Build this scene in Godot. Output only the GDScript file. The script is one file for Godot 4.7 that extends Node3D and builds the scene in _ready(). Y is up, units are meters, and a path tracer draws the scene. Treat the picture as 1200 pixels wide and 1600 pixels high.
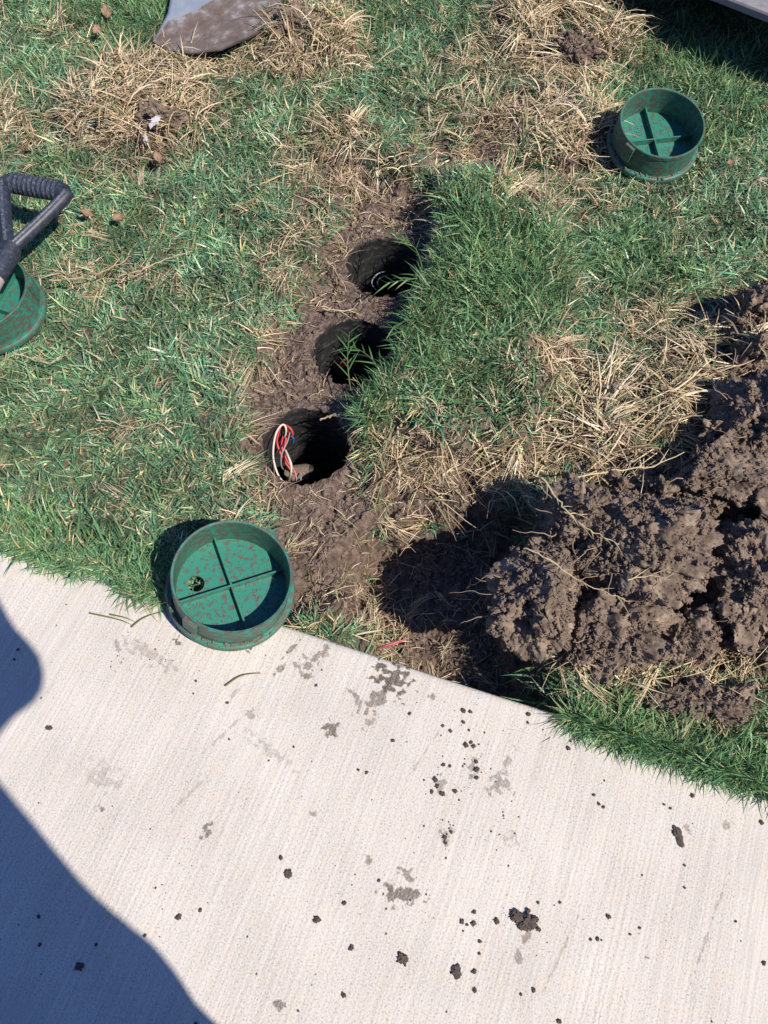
extends Node3D
# A dug-up lawn beside a pavement: three sleeve holes, three upturned green covers, a spade grip, clods of soil.

const EYE := Vector3(0, 1.1, 0)
const PITCH := 64.0
const FOCAL := 1200.0          # in pixels of the 1200 x 1600 photograph
const SUN_AZ := 36.0           # degrees from +x towards +z
const SUN_EL := 50.0

var rng := RandomNumberGenerator.new()
var nz := FastNoiseLite.new()
var nz_fine := FastNoiseLite.new()
var nz_cell := FastNoiseLite.new()
var taken := {}
var EDGE_O: Vector2
var EDGE_E: Vector2
var EDGE_N: Vector2

# ---------------------------------------------------------------- places
func spot(px: float, py: float, h := 0.0) -> Vector3:
	var s := sin(deg_to_rad(PITCH))
	var c := cos(deg_to_rad(PITCH))
	var x := (px - 600.0) / FOCAL
	var y := (800.0 - py) / FOCAL
	var d := Vector3(x, y * c - s, -y * s - c)
	var t := (EYE.y - h) / -d.y
	return EYE + d * t

func spot2(px: float, py: float, h := 0.0) -> Vector2:
	var p := spot(px, py, h)
	return Vector2(p.x, p.z)

# ---------------------------------------------------------------- naming
func numbered(called: String) -> String:
	var n: int = taken.get(called, 0)
	taken[called] = n + 1
	return called if n == 0 else "%s_%03d" % [called, n]

func tag(o: Node, label: String, category: String, group := "") -> void:
	o.set_meta("label", label)
	o.set_meta("category", category)
	if group != "":
		o.set_meta("group", group)

func thing(called: String, label: String, category: String, at := Vector3.ZERO, group := "") -> Node3D:
	var o := Node3D.new()
	o.name = numbered(called)
	add_child(o)
	o.position = at
	tag(o, label, category, group)
	return o

func part(called: String, mesh: Mesh, m: Material, parent: Node) -> MeshInstance3D:
	var o := MeshInstance3D.new()
	o.name = numbered(called) if parent == self else called
	o.mesh = mesh
	o.material_override = m
	parent.add_child(o, true)
	return o

# ---------------------------------------------------------------- mesh building
class Build:
	var v := PackedVector3Array()
	var n := PackedVector3Array()
	var c := PackedColorArray()
	var uv := PackedVector2Array()
	var ix := PackedInt32Array()

	func vert(p: Vector3, nn: Vector3, col := Color.WHITE, t := Vector2.ZERO) -> int:
		v.append(p); n.append(nn); c.append(col); uv.append(t)
		return v.size() - 1

	func tri(a: int, b: int, d: int) -> void:
		var cr := (v[b] - v[a]).cross(v[d] - v[a])
		if cr.dot(n[a] + n[b] + n[d]) > 0.0:
			ix.append(a); ix.append(d); ix.append(b)
		else:
			ix.append(a); ix.append(b); ix.append(d)

	func quad(a: int, b: int, d: int, e: int) -> void:
		tri(a, b, d); tri(a, d, e)

	func flat(p: Array, col := Color.WHITE) -> void:          # one flat polygon of 3 or 4 points; the normal follows the order
		var nn: Vector3 = -(p[1] - p[0]).cross(p[2] - p[0]).normalized()
		var k := []
		for q in p:
			k.append(vert(q, nn, col))
		tri(k[0], k[1], k[2])
		if k.size() == 4:
			tri(k[0], k[2], k[3])

	func tube(pts: Array, radii: Array, sides := 6, col := Color.WHITE, caps := true) -> void:
		var m := pts.size()
		var ring0 := []
		var side := Vector3.ZERO
		for i in m:
			var d: Vector3 = (pts[mini(i + 1, m - 1)] - pts[maxi(i - 1, 0)]).normalized()
			if side == Vector3.ZERO:
				side = d.cross(Vector3.UP if absf(d.y) < 0.9 else Vector3.RIGHT).normalized()
			side = (side - d * side.dot(d)).normalized()
			var up := d.cross(side)
			var ring := []
			for k in sides:
				var a := TAU * k / sides
				var o := side * cos(a) + up * sin(a)
				ring.append(vert(pts[i] + o * radii[i], o, col, Vector2(float(k) / sides, i)))
			if i > 0:
				for k in sides:
					var k2 := (k + 1) % sides
					quad(ring0[k], ring0[k2], ring[k2], ring[k])
			if caps and (i == 0 or i == m - 1):
				var nn := -d if i == 0 else d
				var mid := vert(pts[i] + nn * radii[i] * 0.3, nn, col)
				for k in sides:
					var k2 := (k + 1) % sides
					var a2 := vert(v[ring[k]], nn, col)
					var b2 := vert(v[ring[k2]], nn, col)
					tri(mid, a2, b2)
			ring0 = ring

	func lathe(profile: Array, sides := 48) -> void:          # profile of Vector2(radius, height); sharp between segments
		for i in profile.size() - 1:
			var a: Vector2 = profile[i]
			var b: Vector2 = profile[i + 1]
			var t := (b - a).normalized()
			var nr := Vector2(t.y, -t.x)
			var r0 := []
			for k in sides + 1:
				var w := TAU * k / sides
				var o := Vector3(cos(w), 0, sin(w))
				var nn := o * nr.x + Vector3.UP * nr.y
				var p := vert(o * a.x + Vector3.UP * a.y, nn)
				var q := vert(o * b.x + Vector3.UP * b.y, nn)
				r0.append([p, q])
			for k in sides:
				quad(r0[k][0], r0[k][1], r0[k + 1][1], r0[k + 1][0])

	func box(lo: Vector3, hi: Vector3) -> void:
		for ax in 3:
			for s in 2:
				var nn := Vector3.ZERO
				nn[ax] = 1.0 if s == 1 else -1.0
				var u := (ax + 1) % 3
				var w := (ax + 2) % 3
				var k := []
				for q in [[0, 0], [1, 0], [1, 1], [0, 1]]:
					var p := Vector3.ZERO
					p[ax] = hi[ax] if s == 1 else lo[ax]
					p[u] = hi[u] if q[0] == 1 else lo[u]
					p[w] = hi[w] if q[1] == 1 else lo[w]
					k.append(vert(p, nn))
				quad(k[0], k[1], k[2], k[3])

	func mesh() -> ArrayMesh:
		var a := []
		a.resize(Mesh.ARRAY_MAX)
		a[Mesh.ARRAY_VERTEX] = v
		a[Mesh.ARRAY_NORMAL] = n
		a[Mesh.ARRAY_COLOR] = c
		a[Mesh.ARRAY_TEX_UV] = uv
		a[Mesh.ARRAY_INDEX] = ix
		var m := ArrayMesh.new()
		m.add_surface_from_arrays(Mesh.PRIMITIVE_TRIANGLES, a)
		return m

# ---------------------------------------------------------------- materials
func lin(r: float, g: float, b: float) -> Color:
	return Color(r, g, b).linear_to_srgb()

func plain(col: Color, rough := 0.8, spec := 0.5) -> StandardMaterial3D:
	var m := StandardMaterial3D.new()
	m.albedo_color = col
	m.roughness = rough
	m.metallic_specular = spec
	return m

func tinted(rough := 0.6, spec := 0.4, back := 0.0) -> StandardMaterial3D:    # colour comes from the vertices
	var m := plain(Color.WHITE, rough, spec)
	m.vertex_color_use_as_albedo = true
	if back > 0.0:
		m.backlight_enabled = true
		m.backlight = lin(back, back, back)
	return m

func noise_tex(size: int, freq: float, stops: Array, sd: int, octaves := 5, kind := FastNoiseLite.TYPE_SIMPLEX_SMOOTH) -> NoiseTexture2D:
	var f := FastNoiseLite.new()
	f.seed = sd
	f.noise_type = kind
	f.frequency = freq
	f.fractal_octaves = octaves
	f.fractal_gain = 0.6
	var t := NoiseTexture2D.new()
	t.width = size
	t.height = size
	t.seamless = true
	t.noise = f
	var g := Gradient.new()
	var offs := PackedFloat32Array()
	var cols := PackedColorArray()
	for s in stops:
		offs.append(s[0]); cols.append(s[1])
	g.offsets = offs
	g.colors = cols
	t.color_ramp = g
	return t

func grey_noise(size: int, freq: float, sd: int, octaves := 5) -> NoiseTexture2D:
	return noise_tex(size, freq, [[0.0, Color.BLACK], [1.0, Color.WHITE]], sd, octaves)

func mapped(stops: Array, freq: float, scale: float, rough: float, relief: float, sd: int, spec := 0.3, world := false) -> StandardMaterial3D:
	var m := plain(Color.WHITE, rough, spec)
	m.albedo_texture = noise_tex(512, freq, stops, sd)
	m.uv1_triplanar = true
	m.uv1_world_triplanar = world
	m.uv1_scale = Vector3.ONE * scale
	if relief > 0.0:
		m.heightmap_enabled = true
		m.heightmap_texture = grey_noise(512, freq * 2.0, sd + 7)
		m.heightmap_scale = relief
	return m

# ---------------------------------------------------------------- masks on the ground, one value per centimetre
const GX0 := -2.0
const GZ0 := -3.2
const GW := 400
const GH := 420

func new_mask() -> PackedFloat32Array:
	var a := PackedFloat32Array()
	a.resize(GW * GH)
	return a

func mask_poly(a: PackedFloat32Array, px: Array, val := 1.0) -> PackedFloat32Array:
	var poly := PackedVector2Array()
	var lo := Vector2(9, 9)
	var hi := Vector2(-9, -9)
	for p in px:
		var q := spot2(p[0], p[1])
		poly.append(q)
		lo = lo.min(q)
		hi = hi.max(q)
	for j in range(maxi(0, int((lo.y - GZ0) * 100)), mini(GH, int((hi.y - GZ0) * 100) + 2)):
		for i in range(maxi(0, int((lo.x - GX0) * 100)), mini(GW, int((hi.x - GX0) * 100) + 2)):
			if Geometry2D.is_point_in_polygon(Vector2(GX0 + i * 0.01, GZ0 + j * 0.01), poly):
				a[j * GW + i] = val
	return a

func mask_blob(a: PackedFloat32Array, b: Array) -> PackedFloat32Array:
	var c := spot2(b[0], b[1])
	var rx := c.distance_to(spot2(b[0] + b[2], b[1]))
	var rz := spot2(b[0], b[1] - b[3]).distance_to(spot2(b[0], b[1] + b[3])) / 2.0
	for j in range(maxi(0, int((c.y - rz * 1.5 - GZ0) * 100)), mini(GH, int((c.y + rz * 1.5 - GZ0) * 100) + 2)):
		for i in range(maxi(0, int((c.x - rx * 1.5 - GX0) * 100)), mini(GW, int((c.x + rx * 1.5 - GX0) * 100) + 2)):
			var d := Vector2((GX0 + i * 0.01 - c.x) / rx, (GZ0 + j * 0.01 - c.y) / rz).length()
			var w: float = b[4] * (1.0 - smoothstep(0.55, 1.35, d))
			a[j * GW + i] = maxf(a[j * GW + i], w)
	return a

func blur(a: PackedFloat32Array, r: int) -> PackedFloat32Array:
	for step in 2:
		var o := new_mask()
		var dx := 1 if step == 0 else GW
		var len_ := GW if step == 0 else GH
		for line in (GH if step == 0 else GW):
			var base := line * GW if step == 0 else line
			var sum := 0.0
			for k in range(-r, len_):
				if k + r < len_:
					sum += a[base + (k + r) * dx]
				if k - r - 1 >= 0:
					sum -= a[base + (k - r - 1) * dx]
				if k >= 0:
					o[base + k * dx] = sum / (2 * r + 1)
		a = o
	return a

func at_mask(a: PackedFloat32Array, x: float, z: float) -> float:
	var u := clampf((x - GX0) * 100.0, 0.0, GW - 1.001)
	var w := clampf((z - GZ0) * 100.0, 0.0, GH - 1.001)
	var i := int(u)
	var j := int(w)
	u -= i
	w -= j
	var k := j * GW + i
	return lerpf(lerpf(a[k], a[k + 1], u), lerpf(a[k + GW], a[k + GW + 1], u), w)

var m_strip: PackedFloat32Array
var m_pit: PackedFloat32Array
var m_mound: PackedFloat32Array
var m_sod: PackedFloat32Array
var m_straw: PackedFloat32Array
var m_bare: PackedFloat32Array
var m_bump: PackedFloat32Array
var m_tall: PackedFloat32Array
var holes := []               # [centre x, z, rim height]
const R_IN := 0.0765
const R_OUT := 0.083

func edge_d(x: float, z: float) -> float:             # > 0 on the lawn side of the pavement's edge
	return -(Vector2(x, z) - EDGE_O).dot(EDGE_N)

func edge_u(x: float, z: float) -> float:
	return (Vector2(x, z) - EDGE_O).dot(EDGE_E)

func make_masks() -> void:
	m_strip = mask_poly(new_mask(), [[560, 235], [640, 265], [705, 290], [715, 380], [690, 470], [655, 560], [620, 610], [560, 650], [570, 740], [610, 770], [560, 830], [545, 880], [505, 930], [468, 975], [440, 960], [425, 830], [395, 770], [385, 660], [368, 600], [400, 520], [465, 440], [500, 360], [530, 300]])
	m_strip = blur(m_strip, 2)
	m_pit = blur(mask_poly(new_mask(), [[560, 1020], [570, 960], [540, 900], [555, 820], [610, 778], [840, 775], [880, 860], [800, 950], [830, 1010], [880, 1090], [850, 1125], [640, 1060]]), 3)
	m_mound = blur(mask_poly(new_mask(), [[790, 960], [790, 880], [860, 790], [960, 760], [1090, 690], [1130, 600], [1140, 510], [1180, 440], [1500, 380], [1600, 700], [1500, 1050], [1230, 1090], [1160, 1010], [1080, 1030], [960, 1035], [880, 1045]]), 3)
	m_sod = blur(mask_poly(new_mask(), [[700, 265], [860, 310], [905, 430], [880, 560], [850, 670], [700, 700], [575, 655], [610, 610], [640, 585], [668, 530], [672, 470], [700, 430], [712, 360]]), 2)
	m_straw = new_mask()
	for b in [[220, 160, 125, 85, 1.0], [470, 55, 105, 60, 0.95], [320, 88, 90, 30, 0.9], [30, 200, 55, 40, 0.55], [0, 150, 45, 30, 0.6], [100, 40, 60, 22, 0.4], [880, 50, 130, 75, 0.8], [760, 120, 110, 70, 0.55], [870, 195, 95, 85, 0.72], [720, 190, 70, 60, 0.55], [830, 320, 90, 40, 0.6], [520, 225, 75, 65, 0.85], [590, 290, 70, 55, 0.9], [480, 370, 55, 55, 0.7], [430, 400, 40, 40, 0.5], [400, 590, 40, 130, 0.5], [385, 740, 35, 70, 0.45], [170, 425, 120, 16, 0.6], [205, 665, 60, 12, 0.5], [950, 640, 180, 105, 0.62], [1090, 540, 90, 60, 0.85], [720, 715, 160, 55, 0.6], [620, 760, 60, 40, 0.7], [545, 915, 90, 65, 0.8], [1010, 1055, 150, 26, 0.95], [1150, 1050, 90, 40, 0.85], [1010, 480, 70, 50, 0.45], [930, 310, 60, 35, 0.4], [120, 340, 40, 20, 0.3], [640, 690, 60, 40, 0.6], [1000, 230, 40, 60, 0.3]]:
		m_straw = mask_blob(m_straw, b)
	m_bare = new_mask()
	for b in [[750, 235, 60, 30, 0.8], [825, 350, 60, 28, 0.9], [455, 60, 55, 35, 0.8], [240, 200, 60, 35, 0.6], [900, 85, 70, 35, 0.7], [785, 185, 25, 45, 0.9], [530, 260, 45, 40, 0.7], [640, 220, 40, 30, 0.5], [860, 570, 50, 40, 0.9], [1010, 600, 35, 25, 0.7], [960, 690, 40, 25, 0.8], [880, 650, 30, 25, 0.7], [900, 440, 22, 40, 0.7], [720, 730, 150, 45, 0.85], [1150, 480, 70, 50, 0.8], [1110, 1105, 75, 22, 0.9], [920, 700, 140, 50, 0.6], [1000, 780, 140, 40, 0.9], [905, 235, 40, 40, 0.6], [690, 240, 50, 25, 0.6], [470, 300, 25, 40, 0.6], [40, 195, 35, 30, 0.4], [640, 310, 45, 40, 0.7]]:
		m_bare = mask_blob(m_bare, b)
	m_bump = new_mask()
	for b in [[225, 150, 110, 70, 1.0], [460, 45, 90, 45, 1.1], [890, 40, 110, 60, 1.0], [860, 190, 90, 70, 0.7], [960, 620, 150, 80, 1.0], [1110, 560, 90, 60, 0.9], [1110, 1095, 75, 35, 0.8], [560, 215, 60, 40, 0.6], [1000, 1040, 140, 30, 0.6], [640, 240, 30, 25, 0.8]]:
		m_bump = mask_blob(m_bump, b)
	m_tall = new_mask()
	for b in [[780, 420, 110, 110, 1.0], [740, 560, 100, 90, 0.5], [950, 1105, 120, 40, 1.0], [1120, 1170, 110, 50, 1.0], [1060, 130, 140, 90, 0.35], [330, 20, 250, 60, 0.6], [1000, 390, 80, 60, 0.5]]:
		m_tall = mask_blob(m_tall, b)
	for h in [[479, 697, -0.052], [554, 550, -0.052], [601, 418, -0.052]]:
		var p := spot2(h[0], h[1], h[2])
		holes.append([p.x, p.y, h[2]])

func gap_at(x: float, z: float) -> float:             # small torn holes in the turf
	return smoothstep(0.10, 0.34, -nz.get_noise_2d(x * 10.0 + 55.0, z * 12.0))

func ground_at(x: float, z: float, fine := true) -> float:
	var d := edge_d(x, z)
	if d < -0.004:
		return -0.16
	var wx := x + 0.018 * nz_fine.get_noise_2d(x * 9.0, z * 9.0)
	var wz := z + 0.018 * nz_fine.get_noise_2d(x * 9.0 + 40.0, z * 9.0)
	var strip := at_mask(m_strip, wx, wz)
	var pit := at_mask(m_pit, wx, wz)
	var mound := at_mask(m_mound, wx, wz)
	var sod := at_mask(m_sod, wx, wz)
	var bump := at_mask(m_bump, wx, wz)
	var bare := at_mask(m_bare, wx, wz)
	var h := -0.024 + 0.010 * nz.get_noise_2d(x * 2.0, z * 2.0)
	h += sod * 0.055 + bump * 0.036 - bare * 0.014
	h -= strip * 0.032 * (1.0 - sod * 0.8)
	h -= 0.030 * gap_at(x, z) * clampf(at_mask(m_straw, wx, wz) * 1.4, 0.0, 1.0) * (1.0 - strip)
	h -= smoothstep(0.1, 0.9, pit) * 0.14
	h += smoothstep(0.1, 0.95, mound) * 0.032
	var rough := 0.003 + 0.006 * clampf(strip + bare, 0.0, 1.0) + 0.012 * pit + 0.026 * mound + 0.012 * bump
	h += rough * nz.get_noise_2d(x * 14.0, z * 14.0)
	if fine:
		h += rough * 0.55 * (absf(nz_fine.get_noise_2d(x * 40.0, z * 40.0)) - 0.25) * 2.0
		h += rough * 0.25 * nz_fine.get_noise_2d(x * 120.0, z * 120.0)
	for q in holes:
		var r := Vector2(x - q[0], z - q[1]).length()
		if r < 0.15:
			var t := 1.0 - smoothstep(R_OUT, 0.14, r)
			h = lerpf(h, q[2] + 0.002 + 0.0035 * nz.get_noise_2d(x * 30.0, z * 30.0) + 0.35 * (h - q[2]) * smoothstep(R_OUT, 0.12, r), t)
	return h

# ---------------------------------------------------------------- start
func _ready() -> void:
	# camera
	var cam := Camera3D.new()
	cam.name = "camera"
	add_child(cam)
	cam.position = EYE
	cam.rotation_degrees = Vector3(-PITCH, 0, 0)
	cam.fov = rad_to_deg(2.0 * atan(800.0 / FOCAL))
	cam.near = 0.02
	cam.far = 400.0
	cam.current = true
	# sky
	var sky := ProceduralSkyMaterial.new()
	sky.sky_top_color = lin(0.060, 0.125, 0.34)
	sky.sky_horizon_color = lin(0.16, 0.215, 0.34)
	sky.sky_curve = 0.16
	sky.ground_bottom_color = lin(0.10, 0.10, 0.09)
	sky.ground_horizon_color = lin(0.16, 0.18, 0.20)
	var env := Environment.new()
	env.background_mode = Environment.BG_SKY
	env.sky = Sky.new()
	env.sky.sky_material = sky
	env.tonemap_mode = Environment.TONE_MAPPER_LINEAR
	env.tonemap_exposure = 1.2
	env.sdfgi_enabled = true
	env.ssao_enabled = true
	env.ssil_enabled = true
	var we := WorldEnvironment.new()
	we.name = "daylight"
	we.environment = env
	add_child(we)
	# sun
	var sun := DirectionalLight3D.new()
	sun.name = "sun"
	add_child(sun)
	var el := deg_to_rad(SUN_EL)
	var az := deg_to_rad(SUN_AZ)
	var to_sun := Vector3(cos(el) * cos(az), sin(el), cos(el) * sin(az))
	sun.look_at_from_position(to_sun * 10.0, Vector3.ZERO)
	sun.light_energy = 1.6
	sun.light_color = lin(1.0, 0.91, 0.80)
	sun.light_angular_distance = 0.5
	sun.shadow_enabled = true

	rng.seed = 20240
	nz.seed = 3
	nz.frequency = 1.0
	nz.fractal_octaves = 3
	nz_fine.seed = 8
	nz_fine.frequency = 1.0
	nz_fine.fractal_octaves = 2
	nz_cell.seed = 5
	nz_cell.frequency = 1.0
	nz_cell.noise_type = FastNoiseLite.TYPE_CELLULAR
	nz_cell.fractal_type = FastNoiseLite.FRACTAL_NONE
	EDGE_O = spot2(470, 985)
	EDGE_E = (spot2(1200, 1222) - EDGE_O).normalized()
	EDGE_N = Vector2(-EDGE_E.y, EDGE_E.x)
	make_masks()
	make_materials()
	build_ground()
	build_pavement()
	build_sleeves()
	build_covers()
	build_spades()
	build_block()
	build_clods()
	build_pavement_crumbs()
	build_litter()
	build_grass()
	build_person()

var M := {}

func make_materials() -> void:
	var soil_stops := [[0.0, lin(0.050, 0.035, 0.028)], [0.40, lin(0.110, 0.079, 0.064)], [0.58, lin(0.165, 0.122, 0.101)], [0.75, lin(0.21, 0.160, 0.136)], [1.0, lin(0.32, 0.255, 0.22)]]
	M.soil = mapped(soil_stops, 0.03, 3.3, 0.95, 0.55, 11, 0.25, true)
	M.clod = mapped([[0.0, lin(0.07, 0.050, 0.041)], [0.38, lin(0.135, 0.102, 0.080)], [0.56, lin(0.21, 0.162, 0.128)], [0.70, lin(0.28, 0.218, 0.17)], [1.0, lin(0.42, 0.345, 0.28)]], 0.012, 5.0, 0.95, 0.2, 12, 0.25)
	M.crumb = mapped([[0.0, lin(0.08, 0.059, 0.048)], [0.5, lin(0.185, 0.142, 0.112)], [1.0, lin(0.34, 0.275, 0.225)]], 0.03, 20.0, 0.95, 0.0, 13, 0.25)
	M.mud = mapped([[0.0, lin(0.035, 0.028, 0.025)], [0.5, lin(0.085, 0.067, 0.057)], [1.0, lin(0.16, 0.13, 0.11)]], 0.03, 25.0, 0.8, 0.0, 14, 0.4)
	var g1 := lin(0.026, 0.205, 0.150)
	var g2 := lin(0.038, 0.180, 0.133)
	var b1 := lin(0.112, 0.100, 0.082)
	var b2 := lin(0.080, 0.064, 0.052)
	M.cover_floor = mapped([[0.0, g1], [0.45, g1], [0.54, g2], [0.62, lin(0.048, 0.150, 0.112)], [0.70, lin(0.075, 0.115, 0.09)], [0.77, b1], [0.86, b2], [1.0, b1]], 0.022, 6.5, 0.42, 0.02, 21, 0.5)
	M.cover_skirt = mapped([[0.0, g2], [0.40, g1], [0.48, lin(0.03, 0.13, 0.085)], [0.54, lin(0.06, 0.105, 0.075)], [0.60, b1], [0.75, b2], [1.0, b1]], 0.02, 6.0, 0.55, 0.03, 24, 0.5)
	M.sleeve = mapped([[0.0, lin(0.013, 0.014, 0.016)], [0.55, lin(0.022, 0.023, 0.026)], [0.70, lin(0.040, 0.039, 0.040)], [0.8, lin(0.09, 0.073, 0.06)], [1.0, lin(0.14, 0.105, 0.08)]], 0.014, 7.0, 0.62, 0.05, 31, 0.5)
	M.grip = mapped([[0.0, lin(0.014, 0.018, 0.030)], [0.5, lin(0.024, 0.031, 0.050)], [0.68, lin(0.04, 0.05, 0.075)], [0.82, lin(0.10, 0.115, 0.15)], [1.0, lin(0.28, 0.29, 0.31)]], 0.03, 6.0, 0.45, 0.02, 33, 0.5)
	M.scuffed = mapped([[0.0, lin(0.020, 0.026, 0.042)], [0.45, lin(0.04, 0.05, 0.075)], [0.62, lin(0.10, 0.115, 0.15)], [1.0, lin(0.32, 0.33, 0.36)]], 0.03, 14.0, 0.5, 0.0, 34, 0.5)
	M.shaft = mapped([[0.0, lin(0.25, 0.23, 0.20)], [0.5, lin(0.36, 0.33, 0.29)], [1.0, lin(0.45, 0.42, 0.38)]], 0.02, 8.0, 0.6, 0.01, 35)
	M.steel = mapped([[0.0, lin(0.20, 0.24, 0.30)], [0.6, lin(0.24, 0.28, 0.34)], [1.0, lin(0.28, 0.32, 0.37)]], 0.01, 4.0, 0.5, 0.0, 37, 0.5)
	M.blade_mud = mapped([[0.0, lin(0.10, 0.078, 0.07)], [0.5, lin(0.155, 0.125, 0.115)], [0.68, lin(0.19, 0.165, 0.16)], [0.8, lin(0.26, 0.25, 0.27)], [1.0, lin(0.34, 0.33, 0.36)]], 0.012, 3.0, 0.9, 0.06, 38)
	M.block = mapped([[0.0, lin(0.17, 0.17, 0.20)], [0.5, lin(0.23, 0.225, 0.25)], [0.8, lin(0.28, 0.265, 0.27)], [1.0, lin(0.34, 0.32, 0.31)]], 0.02, 3.0, 0.85, 0.05, 39)
	M.wire_white = plain(lin(0.62, 0.57, 0.50), 0.5)
	M.wire_red = plain(lin(0.50, 0.05, 0.06), 0.5)
	M.wire_grey = plain(lin(0.30, 0.31, 0.33), 0.5)
	M.wire_blue = plain(lin(0.05, 0.16, 0.42), 0.5)
	M.ribbon = plain(lin(0.45, 0.11, 0.14), 0.7)
	M.blade = tinted(0.40, 0.45, 0.24)
	M.straw = tinted(0.7, 0.3, 0.12)
	M.leaf = tinted(0.75, 0.3, 0.2)
	M.root = plain(lin(0.30, 0.225, 0.165), 0.9, 0.2)
	M.stone = mapped([[0.0, lin(0.24, 0.25, 0.29)], [1.0, lin(0.36, 0.37, 0.41)]], 0.03, 20.0, 0.7, 0.0, 41)
	M.scrap = mapped([[0.0, lin(0.30, 0.29, 0.32)], [1.0, lin(0.62, 0.60, 0.62)]], 0.03, 20.0, 0.6, 0.0, 43)

# ---------------------------------------------------------------- ground
func structure(called: String, mesh: Mesh, m: Material) -> MeshInstance3D:
	var o := part(called, mesh, m, self)
	o.set_meta("kind", "structure")
	return o

func lip_at(q: Array, a: float) -> float:
	return R_IN - 0.0005 + 0.009 * nz.get_noise_2d(cos(a) * 3.0 + q[0] * 50.0, sin(a) * 3.0)

func build_ground() -> void:
	var x0 := -1.55
	var z0 := -2.75
	var step := 0.0065
	var w := 478
	var h := 512
	var v := PackedVector3Array()
	var n := PackedVector3Array()
	v.resize(w * h)
	n.resize(w * h)
	var hs := PackedFloat32Array()
	hs.resize(w * h)
	for j in h:
		for i in w:
			var x := x0 + i * step
			var z := z0 + j * step
			var y := ground_at(x, z)
			if i == 0 or j == 0 or i == w - 1 or j == h - 1:
				y = -0.06
			for q in holes:                              # draw the nearest places onto the lip of each sleeve
				if absf(x - q[0]) < 0.1 and absf(z - q[1]) < 0.1:
					var rel := Vector2(x - q[0], z - q[1])
					var lip := lip_at(q, rel.angle())
					if absf(rel.length() - lip) < step * 0.62:
						rel = rel.normalized() * lip
						x = q[0] + rel.x
						z = q[1] + rel.y
			hs[j * w + i] = y
			v[j * w + i] = Vector3(x, y, z)
	for j in h:
		for i in w:
			var dx := hs[j * w + mini(i + 1, w - 1)] - hs[j * w + maxi(i - 1, 0)]
			var dz := hs[mini(j + 1, h - 1) * w + i] - hs[maxi(j - 1, 0) * w + i]
			n[j * w + i] = Vector3(-dx, 2.0 * step, -dz).normalized()
	var ix := PackedInt32Array()
	for j in h - 1:
		for i in w - 1:
			var a := j * w + i
			var p := (v[a] + v[a + 1] + v[a + w] + v[a + w + 1]) * 0.25
			if edge_d(p.x, p.z) < -0.03:
				continue
			for tri in [[a, a + 1, a + w], [a + 1, a + w + 1, a + w]]:
				var open := false
				for q in holes:
					if absf(p.x - q[0]) < 0.1 and absf(p.z - q[1]) < 0.1:
						var c3: Vector3 = (v[tri[0]] + v[tri[1]] + v[tri[2]]) / 3.0
						var rel := Vector2(c3.x - q[0], c3.z - q[1])
						if rel.length() < lip_at(q, rel.angle()):
							open = true
				if not open:
					ix.append(tri[0]); ix.append(tri[1]); ix.append(tri[2])
	var arr := []
	arr.resize(Mesh.ARRAY_MAX)
	arr[Mesh.ARRAY_VERTEX] = v
	arr[Mesh.ARRAY_NORMAL] = n
	arr[Mesh.ARRAY_INDEX] = ix
	var m := ArrayMesh.new()
	m.add_surface_from_arrays(Mesh.PRIMITIVE_TRIANGLES, arr)
	structure("ground", m, M.soil)
	# the wider ground, a sheet with a gap where the detailed soil lies
	var b := Build.new()
	var xs := [-150.0, x0 + 0.02, x0 + (w - 1) * step - 0.02, 150.0]
	var zs := [-150.0, z0 + 0.02, z0 + (h - 1) * step - 0.02, 150.0]
	for j in 3:
		for i in 3:
			if i == 1 and j == 1:
				continue
			var k := []
			for q in [[0, 0], [1, 0], [1, 1], [0, 1]]:
				k.append(b.vert(Vector3(xs[i + q[0]], -0.045, zs[j + q[1]]), Vector3.UP))
			b.quad(k[0], k[1], k[2], k[3])
	var far_mat := mapped([[0.0, lin(0.03, 0.05, 0.02)], [0.5, lin(0.05, 0.085, 0.035)], [0.75, lin(0.10, 0.11, 0.055)], [1.0, lin(0.2, 0.16, 0.09)]], 0.03, 1.7, 0.95, 0.5, 51, 0.2, true)
	structure("terrain", b.mesh(), far_mat)

# ---------------------------------------------------------------- pavement
func slab_point(u: float, t: float, y: float) -> Vector3:
	var p := EDGE_O + EDGE_E * u + EDGE_N * t
	return Vector3(p.x, y, p.y)

func slab_uv(p: Vector2) -> Vector2:          # metres along and across -> 0..1 of the 2.048 x 1.024 m texture
	return Vector2((p - EDGE_O).dot(EDGE_E), (p - EDGE_O).dot(EDGE_N))

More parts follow.
